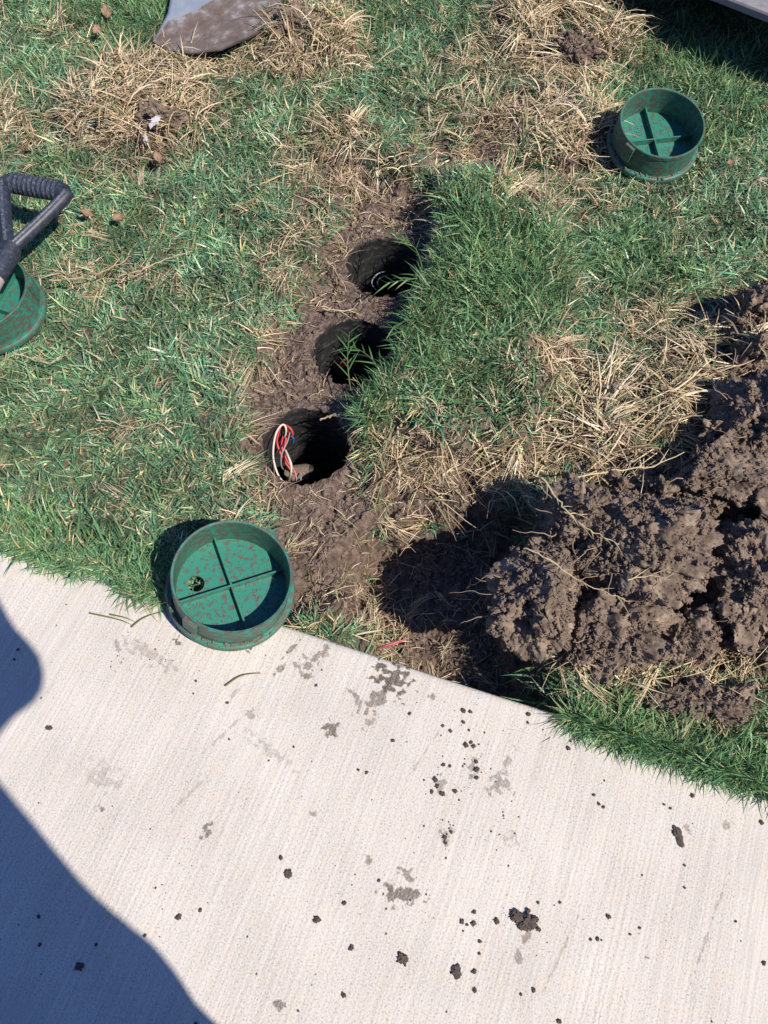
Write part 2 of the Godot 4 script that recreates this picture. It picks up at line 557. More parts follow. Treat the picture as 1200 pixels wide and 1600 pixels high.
func build_pavement() -> void:
	var W := 2048
	var H := 1024
	var mm := 1.0          # one millimetre a pixel; u runs from -0.9 m, v from 0
	var f := FastNoiseLite.new()
	f.frequency = 0.22
	f.seed = 4
	f.fractal_octaves = 2
	var streak := f.get_seamless_image(W, 24)
	streak.resize(W, H, Image.INTERPOLATE_CUBIC)
	f.frequency = 0.35
	f.seed = 6
	f.fractal_octaves = 3
	var grain := f.get_seamless_image(1024, 1024)
	f.frequency = 0.006
	f.seed = 9
	f.fractal_octaves = 4
	var cloud := f.get_seamless_image(W, H)
	f.frequency = 0.07
	f.seed = 19
	f.fractal_octaves = 5
	var rag := f.get_seamless_image(1024, 1024)
	var sd := streak.get_data()
	var gd := grain.get_data()
	var cd := cloud.get_data()
	var rd := rag.get_data()
	# dirt: how much mud lies on each millimetre, from the stains of the photograph [x, y, rx, ry (mm), turn, strength]
	var dirt := PackedFloat32Array()
	dirt.resize(W * H)
	var stains := [[612, 1060, 30, 26, 0.3, 0.75], [592, 1090, 14, 34, 0.5, 0.45], [575, 1125, 6, 16, 0.3, 0.35], [500, 1022, 7, 26, 0.6, 0.42], [478, 1038, 14, 18, 0.7, 0.42], [455, 1014, 3, 20, 0.4, 0.5], [436, 1045, 4, 13, 0.4, 0.5], [480, 1055, 7, 6, 0, 0.5], [516, 1137, 12, 12, 0, 0.62], [552, 1082, 9, 6, 0.5, 0.4], [560, 1100, 8, 8, 0, 0.35], [780, 1225, 16, 16, 0.2, 0.34], [788, 1200, 6, 28, 0.2, 0.3], [632, 1395, 26, 14, -0.2, 0.6], [612, 1402, 14, 12, 0, 0.55], [632, 1368, 10, 10, 0.2, 0.45], [323, 1298, 9, 10, 0, 0.5], [435, 1566, 9, 9, 0, 0.55], [388, 1010, 7, 8, 0, 0.72], [277, 1001, 7, 6, 0, 0.66], [216, 1003, 5, 4, 0, 0.5], [671, 1088, 7, 6, 0, 0.42], [155, 1263, 8, 5, 0, 0.5], [578, 1342, 5, 5, 0, 0.42], [808, 1498, 6, 8, 0, 0.38], [823, 1463, 6, 16, 0.2, 0.38], [700, 1305, 11, 10, 0, 0.35], [740, 1195, 7, 18, 0, 0.35], [690, 1225, 8, 14, 0, 0.35], [420, 1170, 40, 8, 0.3, 0.17], [230, 1020, 50, 12, 0.2, 0.2], [160, 1210, 30, 20, 0.2, 0.15], [390, 1115, 12, 8, 0.2, 0.3], [185, 1015, 20, 4, 0.9, 0.32], [490, 1270, 6, 4, 0, 0.35], [370, 1080, 3, 16, 0.4, 0.2], [345, 1150, 3, 30, 0.45, 0.2], [800, 1310, 12, 9, 0, 0.16], [1135, 1290, 8, 5, 0, 0.3], [1075, 1295, 5, 6, 0, 0.3], [1010, 1495, 4, 3, 0, 0.5], [300, 1235, 3, 40, 0.42, 0.16], [1108, 1450, 2, 70, 0.2, 0.25], [880, 1480, 2, 60, 0.25, 0.2], [660, 1180, 2, 50, 0.3, 0.2]]
	for s in stains:
		var q := slab_uv(spot2(s[0], s[1]))
		var cx := (q.x + 0.9) * 1000.0
		var cy := q.y * 1000.0
		var reach := maxf(s[2], s[3]) * 1.5 + 4.0
		var ca := cos(s[4])
		var sa := sin(s[4])
		for y in range(maxi(0, int(cy - reach)), mini(H, int(cy + reach))):
			for x in range(maxi(0, int(cx - reach)), mini(W, int(cx + reach))):
				var dx := x - cx
				var dy := y - cy
				var e := Vector2((dx * ca + dy * sa) / s[2], (dy * ca - dx * sa) / s[3]).length()
				var r := rd[(y & 1023) * 1024 + (x & 1023)] / 255.0
				var wgt := smoothstep(0.0, 0.30, 0.85 - e + (r - 0.5) * 2.3) if e < 1.5 else 0.0
				dirt[y * W + x] = maxf(dirt[y * W + x], wgt * s[5])
	var img := PackedByteArray()
	img.resize(W * H * 3)
	var hgt := PackedByteArray()
	hgt.resize(W * H)
	for y in H:
		var skew := int(y * 0.058)
		for x in W:
			var k := y * W + x
			var st := sd[y * W + ((x + skew) & 2047)] / 255.0
			var g := gd[(y & 1023) * 1024 + (x & 1023)] / 255.0
			var cl := cd[k] / 255.0
			var t := 0.765 + (cl - 0.5) * 0.05 + (g - 0.5) * 0.17 + (st - 0.5) * 0.085
			if g < 0.22:
				t -= 0.10
			var dd := dirt[k]
			if dd > 0.0:
				dd *= clampf(0.45 + 1.1 * (1.0 - g) + 0.5 * (0.5 - st), 0.15, 1.25)
			var warm := (rd[((y >> 1) & 1023) * 1024 + ((x >> 1) & 1023)] / 255.0 - 0.5) * 0.02
			img[k * 3] = int(clampf(lerpf(t + 0.018 + warm, 0.31, dd), 0, 1) * 255.0)
			img[k * 3 + 1] = int(clampf(lerpf(t - 0.004, 0.27, dd), 0, 1) * 255.0)
			img[k * 3 + 2] = int(clampf(lerpf(t - 0.034 - warm, 0.24, dd), 0, 1) * 255.0)
			hgt[k] = int(clampf(st * 0.6 + g * 0.4, 0, 1) * 255.0)
	var tex := ImageTexture.create_from_image(Image.create_from_data(W, H, false, Image.FORMAT_RGB8, img))
	var htex := ImageTexture.create_from_image(Image.create_from_data(W, H, false, Image.FORMAT_L8, hgt))
	var m := plain(Color.WHITE, 0.9, 0.35)
	m.albedo_texture = tex
	m.heightmap_enabled = true
	m.heightmap_texture = htex
	m.heightmap_scale = 0.06
	var b := Build.new()
	# section across the pavement: the tooled, rounded edge and the flat top
	var prof := [[Vector2(0.001, -0.14), Vector2(-1, 0)], [Vector2(0.0, -0.008), Vector2(-1, 0)], [Vector2(0.0008, -0.005), Vector2(-0.92, 0.38)], [Vector2(0.0025, -0.0022), Vector2(-0.7, 0.7)], [Vector2(0.006, -0.0006), Vector2(-0.3, 0.95)], [Vector2(0.014, 0.0), Vector2(0, 1)], [Vector2(1.5, 0.0), Vector2(0, 1)], [Vector2(1.5, -0.14), Vector2(0, 1)]]
	var cols := 60
	var last := []
	for i in prof.size():
		var row := []
		for k in cols + 1:
			var u := -3.0 + 6.0 * k / cols
			var wob := 0.0
			if i < 5:
				wob = 0.0016 * nz.get_noise_2d(u * 9.0, 3.0)
			var p := slab_point(u, prof[i][0].x + wob, prof[i][0].y)
			var nn: Vector2 = EDGE_N * prof[i][1].x
			row.append(b.vert(p, Vector3(nn.x, prof[i][1].y, nn.y).normalized(), Color.WHITE, Vector2((u + 0.9) / 2.048, maxf(prof[i][0].x, 0.0) / 1.024)))
		if i > 0:
			for k in cols:
				b.quad(last[k], last[k + 1], row[k + 1], row[k])
		last = row
	structure("pavement", b.mesh(), m)

# ---------------------------------------------------------------- sleeves in the ground and what lies in them
func build_sleeves() -> void:
	var labels := ["black plastic sleeve sunk in the soil nearest the pavement, holding red and white wires", "black plastic sleeve sunk in the soil between the two others, red wire inside", "black plastic sleeve sunk in the soil farthest from the pavement, pale wires inside"]
	for i in 3:
		var q: Array = holes[i]
		var t := thing("buried_sleeve", labels[i], "pipe", Vector3(q[0], q[2], q[1]), "buried sleeves in a row")
		var b := Build.new()
		var prof := [Vector2(R_IN, -0.36)]
		for k in 8:
			prof.append(Vector2(R_IN, -0.33 + k * 0.04))
			prof.append(Vector2(R_IN + 0.0012, -0.325 + k * 0.04))
		prof.append_array([Vector2(R_IN, -0.004), Vector2(R_IN + 0.0015, 0.0), Vector2(R_OUT - 0.001, 0.001), Vector2(R_OUT, -0.003), Vector2(R_OUT, -0.36)])
		prof.reverse()
		b.lathe(prof, 64)
		part("tube_wall", b.mesh(), M.sleeve, t)
		var fb := Build.new()
		var c0 := fb.vert(Vector3(0, -0.30, 0), Vector3.UP)
		var ring := []
		for r in 5:
			var row := []
			for k in 33:
				var a := TAU * k / 32.0
				var rr := (r + 1) / 5.0 * (R_IN - 0.001)
				row.append(fb.vert(Vector3(cos(a) * rr, -0.30 + 0.02 * nz.get_noise_2d(cos(a) * rr * 20.0 + i * 9, sin(a) * rr * 20.0), sin(a) * rr), Vector3.UP))
			for k in 32:
				if r == 0:
					fb.tri(c0, row[k], row[k + 1])
				else:
					fb.quad(ring[k], ring[k + 1], row[k + 1], row[k])
			ring = row
		part("silt_floor", fb.mesh(), M.soil, t)
	# front sleeve: wires and a solenoid
	var g := "wires inside the sleeves"
	var w := thing("wire_bundle", "loop of red, white and grey wires hanging in the front sleeve beside the pavement", "wires", spot(445, 710, -0.11), g)
	wire(w, [[452, 764, -0.20], [447, 757, -0.13], [436, 745, -0.09], [428, 722, -0.075], [427, 700, -0.072], [431, 678, -0.07], [438, 666, -0.07], [444, 664, -0.072], [447, 672, -0.08], [445, 684, -0.10]], 0.0019, M.wire_white, "white_wire")
	wire(w, [[445, 664, -0.075], [451, 667, -0.075], [456, 673, -0.08], [457, 680, -0.09], [451, 682, -0.10], [449, 674, -0.10], [446, 690, -0.11], [443, 704, -0.11]], 0.0021, M.wire_red, "red_wire")
	wire(w, [[438, 666, -0.075], [433, 685, -0.09], [434, 697, -0.10], [440, 712, -0.11], [447, 724, -0.12], [456, 736, -0.13], [466, 742, -0.14]], 0.0021, M.wire_red, "red_wire")
	wire(w, [[443, 680, -0.10], [440, 695, -0.10], [444, 710, -0.11], [452, 726, -0.12], [458, 730, -0.13], [463, 735, -0.15]], 0.0019, M.wire_red, "red_wire")
	wire(w, [[446, 704, -0.10], [451, 715, -0.095], [455, 728, -0.10], [454, 742, -0.12], [450, 752, -0.16]], 0.0022, M.wire_white, "white_wire")
	wire(w, [[453, 676, -0.085], [449, 690, -0.085], [442, 705, -0.09], [439, 718, -0.10], [441, 731, -0.12], [450, 738, -0.15]], 0.0011, M.wire_grey, "grey_wire")
	wire(w, [[455, 728, -0.12], [461, 738, -0.12], [463, 750, -0.13], [459, 759, -0.17]], 0.0012, M.wire_grey, "grey_wire")
	wire(w, [[470, 739, -0.13], [470, 750, -0.13], [468, 757, -0.17]], 0.0012, M.wire_grey, "grey_wire")
	wire(w, [[456, 682, -0.09], [459, 686, -0.10], [458, 692, -0.115]], 0.0016, M.wire_blue, "blue_wire")
	var s := thing("valve_solenoid", "dirty brown valve solenoid lying among the wires of the front sleeve", "solenoid", spot(470, 738, -0.15))
	var b := Build.new()
	b.tube([Vector3(-0.026, -0.004, 0.004), Vector3(-0.02, -0.002, 0.003), Vector3(0.012, 0, 0), Vector3(0.016, 0, 0)], [0.012, 0.0165, 0.0165, 0.0150], 20)
	part("body", b.mesh(), M.crumb, s)
	b = Build.new()
	b.tube([Vector3(0.016, 0, 0), Vector3(0.022, 0, -0.001), Vector3(0.024, 0, -0.001)], [0.0140, 0.0135, 0.011], 20)
	part("cap", b.mesh(), M.sleeve, s)
	b = Build.new()
	b.tube([Vector3(-0.002, -0.015, 0), Vector3(-0.002, -0.06, 0.004), Vector3(-0.002, -0.16, 0.004)], [0.010, 0.010, 0.014], 14)
	part("stem", b.mesh(), M.sleeve, s)
	var w2 := thing("wire_bundle", "red and pale wires coiled low in the sleeve between the two others", "wires", spot(552, 572, -0.17), g)
	wire(w2, [[528, 592, -0.26], [530, 574, -0.16], [536, 564, -0.14], [543, 562, -0.14], [552, 568, -0.145], [558, 573, -0.16], [566, 582, -0.2]], 0.0024, M.wire_red, "red_wire")
	wire(w2, [[530, 588, -0.24], [535, 573, -0.17], [545, 566, -0.16], [560, 566, -0.16], [572, 574, -0.18], [580, 590, -0.24]], 0.0020, M.wire_red, "red_wire")
	wire(w2, [[540, 590, -0.24], [550, 562, -0.17], [565, 556, -0.16], [580, 563, -0.17], [590, 580, -0.22]], 0.0014, M.wire_grey, "grey_wire")
	wire(w2, [[545, 595, -0.24], [556, 568, -0.18], [568, 563, -0.18], [582, 572, -0.20]], 0.0013, M.wire_grey, "grey_wire")
	var w3 := thing("wire_bundle", "two pale wire loops inside the sleeve farthest from the pavement", "wires", spot(592, 440, -0.15), g)
	wire(w3, [[604, 424, -0.14], [592, 427, -0.13], [584, 434, -0.13], [581, 442, -0.13], [585, 450, -0.14], [592, 455, -0.16], [600, 458, -0.2]], 0.0014, M.wire_grey, "grey_wire")
	wire(w3, [[606, 430, -0.15], [595, 434, -0.14], [590, 441, -0.14], [592, 448, -0.15], [598, 453, -0.17], [604, 456, -0.22]], 0.0016, M.wire_grey, "grey_wire")
	var r := thing("ribbon_scrap", "short pink red strip poking from the soil at the pavement edge", "ribbon", spot(610, 1006, -0.05))
	var rb := Build.new()
	var o := spot(610, 1006, -0.05)
	rb.tube([spot(588, 1013, -0.06) - o, spot(600, 1010, -0.045) - o, spot(615, 1005, -0.04) - o, spot(634, 999, -0.05) - o], [0.0015, 0.0028, 0.0026, 0.0012], 6)
	part("strip", rb.mesh(), M.ribbon, r)

func smooth(pts: Array, sub := 5) -> Array:
	var c := Curve3D.new()
	for i in pts.size():
		var tan_: Vector3 = (pts[mini(i + 1, pts.size() - 1)] - pts[maxi(i - 1, 0)]) * 0.18
		c.add_point(pts[i], -tan_, tan_)
	var out := []
	for i in pts.size() - 1:
		for k in sub:
			out.append(c.sample(i, float(k) / sub))
	out.append(pts[-1])
	return out

func wire(parent: Node3D, px: Array, r: float, m: Material, called: String) -> void:
	var pts := []
	for p in px:
		pts.append(spot(p[0], p[1], p[2]) - parent.position)
	pts = smooth(pts)
	var radii := []
	for p in pts:
		radii.append(r)
	var b := Build.new()
	b.tube(pts, radii, 8)
	part(called, b.mesh(), m, parent)

# ---------------------------------------------------------------- green covers lying upside down
func disc_with_hole(r: float, hole: Vector2, hr: float, y0: float, y1: float) -> ArrayMesh:
	var poly := PackedVector2Array()
	var n := 64
	var inner := []
	for k in 24:
		inner.append(hole + Vector2.from_angle(-TAU * k / 24.0 + hole.angle()) * hr)
	var a0 := hole.angle()
	for k in n + 1:
		poly.append(Vector2.from_angle(a0 + TAU * k / n + (0.0004 if k == n else 0.0)) * r)
	if hr > 0.0:
		for k in 25:
			var q: Vector2 = inner[k % 24]
			poly.append(q if k < 24 else q + Vector2(0.00002, 0.00002))
	var b := Build.new()
	var tris := Geometry2D.triangulate_polygon(poly)
	for s in 2:
		var y := y1 if s == 0 else y0
		var nn := Vector3.UP if s == 0 else Vector3.DOWN
		for t in range(0, tris.size(), 3):
			var k := []
			for e in 3:
				var p := poly[tris[t + e]]
				k.append(b.vert(Vector3(p.x, y, p.y), nn))
			b.tri(k[0], k[1], k[2])
	if hr > 0.0:
		for k in 24:
			var p: Vector2 = inner[k]
			var q: Vector2 = inner[(k + 1) % 24]
			var n1 := (hole - p).normalized()
			var n2 := (hole - q).normalized()
			b.quad(b.vert(Vector3(p.x, y0, p.y), Vector3(n1.x, 0, n1.y)), b.vert(Vector3(p.x, y1, p.y), Vector3(n1.x, 0, n1.y)), b.vert(Vector3(q.x, y1, q.y), Vector3(n2.x, 0, n2.y)), b.vert(Vector3(q.x, y0, q.y), Vector3(n2.x, 0, n2.y)))
	return b.mesh()

func cover(label: String, at: Vector3, turn: float, lean: Vector3, with_hole: bool, size := 0.93) -> Node3D:
	var t := thing("valve_box_cover", label, "cover", at, "green covers lying upside down")
	var ax := Vector3.UP.cross(lean.normalized()) if lean.length() > 0.001 else Vector3.RIGHT
	t.basis = Basis(ax.normalized(), lean.length()) * Basis(Vector3.UP, turn)
	t.scale = Vector3.ONE * size
	var b := Build.new()
	# skirt wall with a thin lip; it is open at the top because the cover lies on its face
	b.lathe([Vector2(0.0815, 0.008), Vector2(0.0825, 0.03), Vector2(0.0835, 0.0665), Vector2(0.0842, 0.0685), Vector2(0.0872, 0.0690), Vector2(0.0882, 0.0675), Vector2(0.0882, 0.060), Vector2(0.0872, 0.0585), Vector2(0.0878, 0.020), Vector2(0.0878, 0.014)].duplicate(), 72)
	var sk := part("skirt", b.mesh(), M.cover_skirt, t)
	b = Build.new()
	b.lathe([Vector2(0.0880, 0.0145), Vector2(0.0930, 0.0142), Vector2(0.0955, 0.0128), Vector2(0.0968, 0.0100), Vector2(0.0968, 0.0035), Vector2(0.0955, 0.0008), Vector2(0.0930, 0.0), Vector2(0.081, 0.0)], 72)
	part("flange", b.mesh(), M.cover_skirt, t)
	for k in 2:
		b = Build.new()
		var w := 0.55 + k * PI
		var lug := Transform3D(Basis(Vector3.UP, w), Vector3.ZERO)
		b.box(Vector3(0.0875, 0.030, -0.011), Vector3(0.0945, 0.0655, 0.011))
		for i in b.v.size():
			b.v[i] = lug * b.v[i]
			b.n[i] = lug.basis * b.n[i]
		part("lug", b.mesh(), M.cover_skirt, sk)
	part("disc", disc_with_hole(0.0822, Vector2(-0.0475, -0.024), 0.0128 if with_hole else 0.0, 0.004, 0.0085), M.cover_floor, t)
	for k in 2:
		b = Build.new()
		if k == 0:
			b.box(Vector3(-0.0815, 0.008, -0.0013), Vector3(0.0815, 0.0225, 0.0013))
		else:
			b.box(Vector3(-0.0013, 0.008, -0.0815), Vector3(0.0013, 0.0222, 0.0815))
		part("rib", b.mesh(), M.cover_floor, t)
	return t

func build_covers() -> void:
	cover("green plastic cover with a finger hole, upside down, half on the pavement edge", spot(361, 922, 0.012), deg_to_rad(23), Vector3(0.21, 0, 0.02), true, 0.975)
	cover("green plastic cover upside down and tilted in the grass near the grey board", spot(1017, 229, 0.0), deg_to_rad(8), Vector3(0.02, 0, 0.18), false, 0.97)
	cover("green plastic cover upside down under the end of the dark spade grip", spot(-6, 490, -0.004), deg_to_rad(-20), Vector3(-0.02, 0, 0.06), false, 0.98)
	# caked soil left in the angle between skirt and flange, and crumbs on the discs
	for c in get_children():
		if c.has_meta("category") and c.get_meta("category") == "cover":
			var mm := MultiMeshInstance3D.new()
			mm.name = "mud_crumbs"
			mm.set_meta("kind", "stuff")
			var pl := []
			for k in 260:
				var a := rng.randf() * TAU
				var p: Vector3
				var sc := rng.randf_range(0.0008, 0.0022)
				if k < 70:
					a = rng.randf_range(1.2, 4.4)
					p = Vector3(cos(a), 0, sin(a)) * rng.randf_range(0.0885, 0.0945) + Vector3.UP * 0.0152
					sc *= rng.randf_range(0.5, 1.4)
				else:
					p = Vector3(cos(a), 0, sin(a)) * sqrt(rng.randf()) * 0.080 + Vector3.UP * 0.009
					if Vector2(p.x + 0.0475, p.z + 0.024).length() < 0.016:
						continue
					sc *= 0.6
				pl.append([Transform3D(Basis.from_euler(Vector3(rng.randf() * 6, rng.randf() * 6, 0)).scaled(Vector3.ONE * sc), p), Color.WHITE])
			fill_copies(mm, lump(77, 1, 0.35), M.crumb, pl)
			c.add_child(mm, true)

# ---------------------------------------------------------------- spades
func build_spades() -> void:
	var o := spot(18, 400, 0.085)
	var t := thing("spade", "spade with a dark blue ribbed D grip lying across the green cover", "spade", o)
	# the frame of the D: u across the grip, w from the neck towards the grip
	var ga := spot(9, 284, 0.105) - o
	var gb := spot(104, 301, 0.105) - o
	var neck := spot(13, 394, 0.088) - o
	var tail := spot(-13, 444, 0.082) - o
	var b := Build.new()
	var pts := []
	var radii := []
	var n := 61
	for k in n:
		var f := float(k) / (n - 1)
		pts.append(ga.lerp(gb, f))
		var r := 0.0165
		if f < 0.06:
			r *= 0.82
		elif f > 0.94:
			r *= 0.88
		radii.append(r)
	b.tube(pts, radii, 20)
	var grip := part("grip", b.mesh(), M.grip, t)
	for k in 10:
		b = Build.new()
		var f := 0.13 + 0.078 * k
		b.tube([ga.lerp(gb, f), ga.lerp(gb, f + 0.008), ga.lerp(gb, f + 0.032), ga.lerp(gb, f + 0.040)], [0.0166, 0.0188, 0.0188, 0.0166], 20)
		part("ridge", b.mesh(), M.scuffed, grip)
	for s in 2:
		b = Build.new()
		var e: Vector3 = ga if s == 0 else gb
		var out_ := (e - (ga + gb) / 2.0) * 0.07
		var path := smooth([e + out_ * 0.2, e + out_ + (neck - e) * 0.10, e.lerp(neck, 0.5) + out_ * 0.9, neck + (e - neck) * 0.12, neck], 6)
		var rr := []
		for k in path.size():
			rr.append(lerpf(0.0122, 0.0105, float(k) / path.size()))
		b.tube(path, rr, 14)
		var arm := part("arm", b.mesh(), M.grip, t)
		# the raised rib along each arm
		b = Build.new()
		var rp := []
		var r2 := []
		for k in range(2, path.size() - 3):
			rp.append(path[k] + Vector3(0, 0.0095, 0.002))
			r2.append(0.004)
		b.tube(rp, r2, 8)
		part("arm_rib", b.mesh(), M.scuffed, arm)
	b = Build.new()
	var d := (tail - neck).normalized()
	b.tube(smooth([neck - d * 0.018, neck, neck.lerp(tail, 0.5), neck.lerp(tail, 0.8)], 4), [0.012, 0.015, 0.0175, 0.0195, 0.0205, 0.0205, 0.0205, 0.0203, 0.0202, 0.02, 0.0198, 0.0196, 0.0195], 18)
	part("socket", b.mesh(), M.grip, t)
	b = Build.new()
	var far := neck + d * 0.9
	far.y = 0.0 - o.y + 0.03
	b.tube([neck.lerp(tail, 0.78), far], [0.0165, 0.0165], 18)
	part("shaft", b.mesh(), M.shaft, t)
	b = Build.new()
	var dd := (far - neck).normalized()
	var sd := dd.cross(Vector3.UP).normalized()
	var rows := []
	for i in 9:
		var row := []
		for k in 9:
			var q := k / 8.0 * 2.0 - 1.0
			var wd := 0.105 * (1.0 if i < 6 else sqrt(maxf(0.0, 1.0 - pow((i - 5) / 3.05, 2.0))))
			row.append(b.vert(far + dd * (i * 0.034 - 0.02) + sd * q * wd + Vector3.UP * (0.016 * q * q - 0.01), Vector3.UP))
		if i > 0:
			for k in 8:
				b.quad(rows[i - 1][k], rows[i - 1][k + 1], row[k + 1], row[k])
		rows.append(row)
	part("blade", b.mesh(), M.steel, t)
	# the second spade: only its muddy blade reaches into view
	var c := spot(340, 10, 0.03)
	var t2 := thing("spade", "muddy steel blade of a spade half hidden behind torn dry turf", "spade", c)
	part("blade", sheet([[284, -110], [270, -20], [262, 20], [240, 62], [262, 74], [300, 80], [345, 74], [400, 50], [432, 20], [452, -40], [455, -110]], 0.024, c, 0.0, 0.004), M.steel, t2)
	part("mud_crust", sheet([[238, 63], [262, 32], [285, 24], [312, 12], [335, -4], [365, -30], [452, -60], [453, -30], [434, 21], [402, 52], [346, 77], [300, 83], [260, 77]], 0.0285, c, 0.0022, 0.003), M.blade_mud, t2)
	b = Build.new()
	var s0 := spot(370, -110, 0.06) - c
	b.tube([s0, s0 + Vector3(0.01, 0.0, -0.12), s0 + Vector3(0.05, 0.02, -0.95)], [0.02, 0.019, 0.0165], 16)
	part("shaft", b.mesh(), M.shaft, t2)

func sheet(px: Array, h: float, o: Vector3, bumpy: float, thick: float) -> ArrayMesh:
	# a dished plate whose outline runs through these places; the middle lies lower than the rim
	var poly := PackedVector2Array()
	for p in px:
		poly.append(spot2(p[0], p[1], h))
	var mid := Vector2.ZERO
	for p in poly:
		mid += p / poly.size()
	var b := Build.new()
	var n := poly.size() * 6
	var rings := 14
	var last := []
	for r in rings + 2:
		var row := []
		var f := minf(1.0, float(r) / rings)
		for k in n:
			var a := poly[k / 6]
			var c2 := poly[(k / 6 + 1) % poly.size()]
			var e := a.lerp(c2, (k % 6) / 6.0)
			var q := mid.lerp(e, f)
			var y := h - 0.006 * (1.0 - f * f)
			if r > rings:
				y -= thick
			elif bumpy > 0.0:
				y += bumpy * (nz_fine.get_noise_2d(q.x * 60.0, q.y * 60.0) * 0.8 + 0.3)
				if r == rings:
					y -= bumpy
			row.append(b.vert(Vector3(q.x, y, q.y) - o, Vector3.UP))
		if r > 0:
			for k in n:
				var k2 := (k + 1) % n
				b.quad(last[k], last[k2], row[k2], row[k])
		last = row
	var st := SurfaceTool.new()
	st.create_from(b.mesh(), 0)
	st.generate_normals()
	return st.commit()

func slab_box(b: Build, q: Array, y0: float, y1: float, bev: float) -> void:
	var top := []
	for k in 4:
		top.append(q[k] + ((q[(k + 2) % 4] - q[k]).normalized()) * bev)
	for k in 4:
		var k2 := (k + 1) % 4
		var lo1 := Vector3(q[k].x, y0, q[k].y)
		var lo2 := Vector3(q[k2].x, y0, q[k2].y)
		var hi1 := Vector3(q[k].x, y1 - bev, q[k].y)
		var hi2 := Vector3(q[k2].x, y1 - bev, q[k2].y)
		b.flat([lo1, lo2, hi2, hi1])
		b.flat([hi1, hi2, Vector3(top[k2].x, y1, top[k2].y), Vector3(top[k].x, y1, top[k].y)])
	b.flat([Vector3(top[0].x, y1, top[0].y), Vector3(top[1].x, y1, top[1].y), Vector3(top[2].x, y1, top[2].y), Vector3(top[3].x, y1, top[3].y)])
	b.flat([Vector3(q[3].x, y0, q[3].y), Vector3(q[2].x, y0, q[2].y), Vector3(q[1].x, y0, q[1].y), Vector3(q[0].x, y0, q[0].y)])

func build_block() -> void:
	var a := spot2(1146, 0, 0.12)
	var c := spot2(1200, 21, 0.12)
	var d := (c - a).normalized()
	var p := Vector2(-d.y, d.x)
	if p.x < 0.0:
		p = -p
	var o := Vector3(a.x, 0, a.y)
	var t := thing("board", "grey board raised off the grass beyond the tilted green cover", "board", o)
	var b := Build.new()
	slab_box(b, [-d * 0.75, d * 0.45, d * 0.45 + p * 0.6, -d * 0.75 + p * 0.6], 0.104, 0.12, 0.004)
	part("plank", b.mesh(), M.block, t)
	for k in 2:
		b = Build.new()
		var f := d * (-0.6 if k == 0 else 0.3)
		slab_box(b, [f + p * 0.10, f + d * 0.08 + p * 0.10, f + d * 0.08 + p * 0.58, f + p * 0.58], -0.06, 0.1035, 0.004)
		part("bearer", b.mesh(), M.block, t)

# ---------------------------------------------------------------- soil lumps
func lump(sd: int, sub: int, rough: float, squash := 1.0) -> ArrayMesh:
	# a ball of unit radius cut from a cube grid, pushed in and out by noise
	var n := 2 + sub * 2
	var b := Build.new()
	var off := Vector3(sd * 7.3, sd * 3.1, sd * 1.7)
	for face in 6:
		var ax := face / 2
		var sg := 1.0 if face % 2 == 0 else -1.0
		var base := b.v.size()
		for j in n + 1:
			for i in n + 1:
				var p := Vector3.ZERO
				p[ax] = sg
				p[(ax + 1) % 3] = tan((i * 2.0 / n - 1.0) * PI / 4.0)
				p[(ax + 2) % 3] = tan((j * 2.0 / n - 1.0) * PI / 4.0)
				p = p.normalized()
				var r := 1.0 + rough * (nz.get_noise_3dv(p * 1.3 + off) * 1.6 + absf(nz_fine.get_noise_3dv(p * 3.5 + off)) * 0.9 - 0.2)
				b.vert(Vector3(p.x * r, p.y * r * squash, p.z * r), p)
		for j in n:
			for i in n:
				var k := base + j * (n + 1) + i
				b.quad(k, k + 1, k + n + 2, k + n + 1)
	return smoothed(b)

func smoothed(b: Build) -> ArrayMesh:          # smooth normals across shared places
	var sum := {}
	for t in range(0, b.ix.size(), 3):
		var nn := -(b.v[b.ix[t + 1]] - b.v[b.ix[t]]).cross(b.v[b.ix[t + 2]] - b.v[b.ix[t]])
		for e in 3:
			var key := (b.v[b.ix[t + e]] * 100000.0).round()
			sum[key] = sum.get(key, Vector3.ZERO) + nn
	for i in b.v.size():
		b.n[i] = sum.get((b.v[i] * 100000.0).round(), Vector3.UP).normalized()
	return b.mesh()

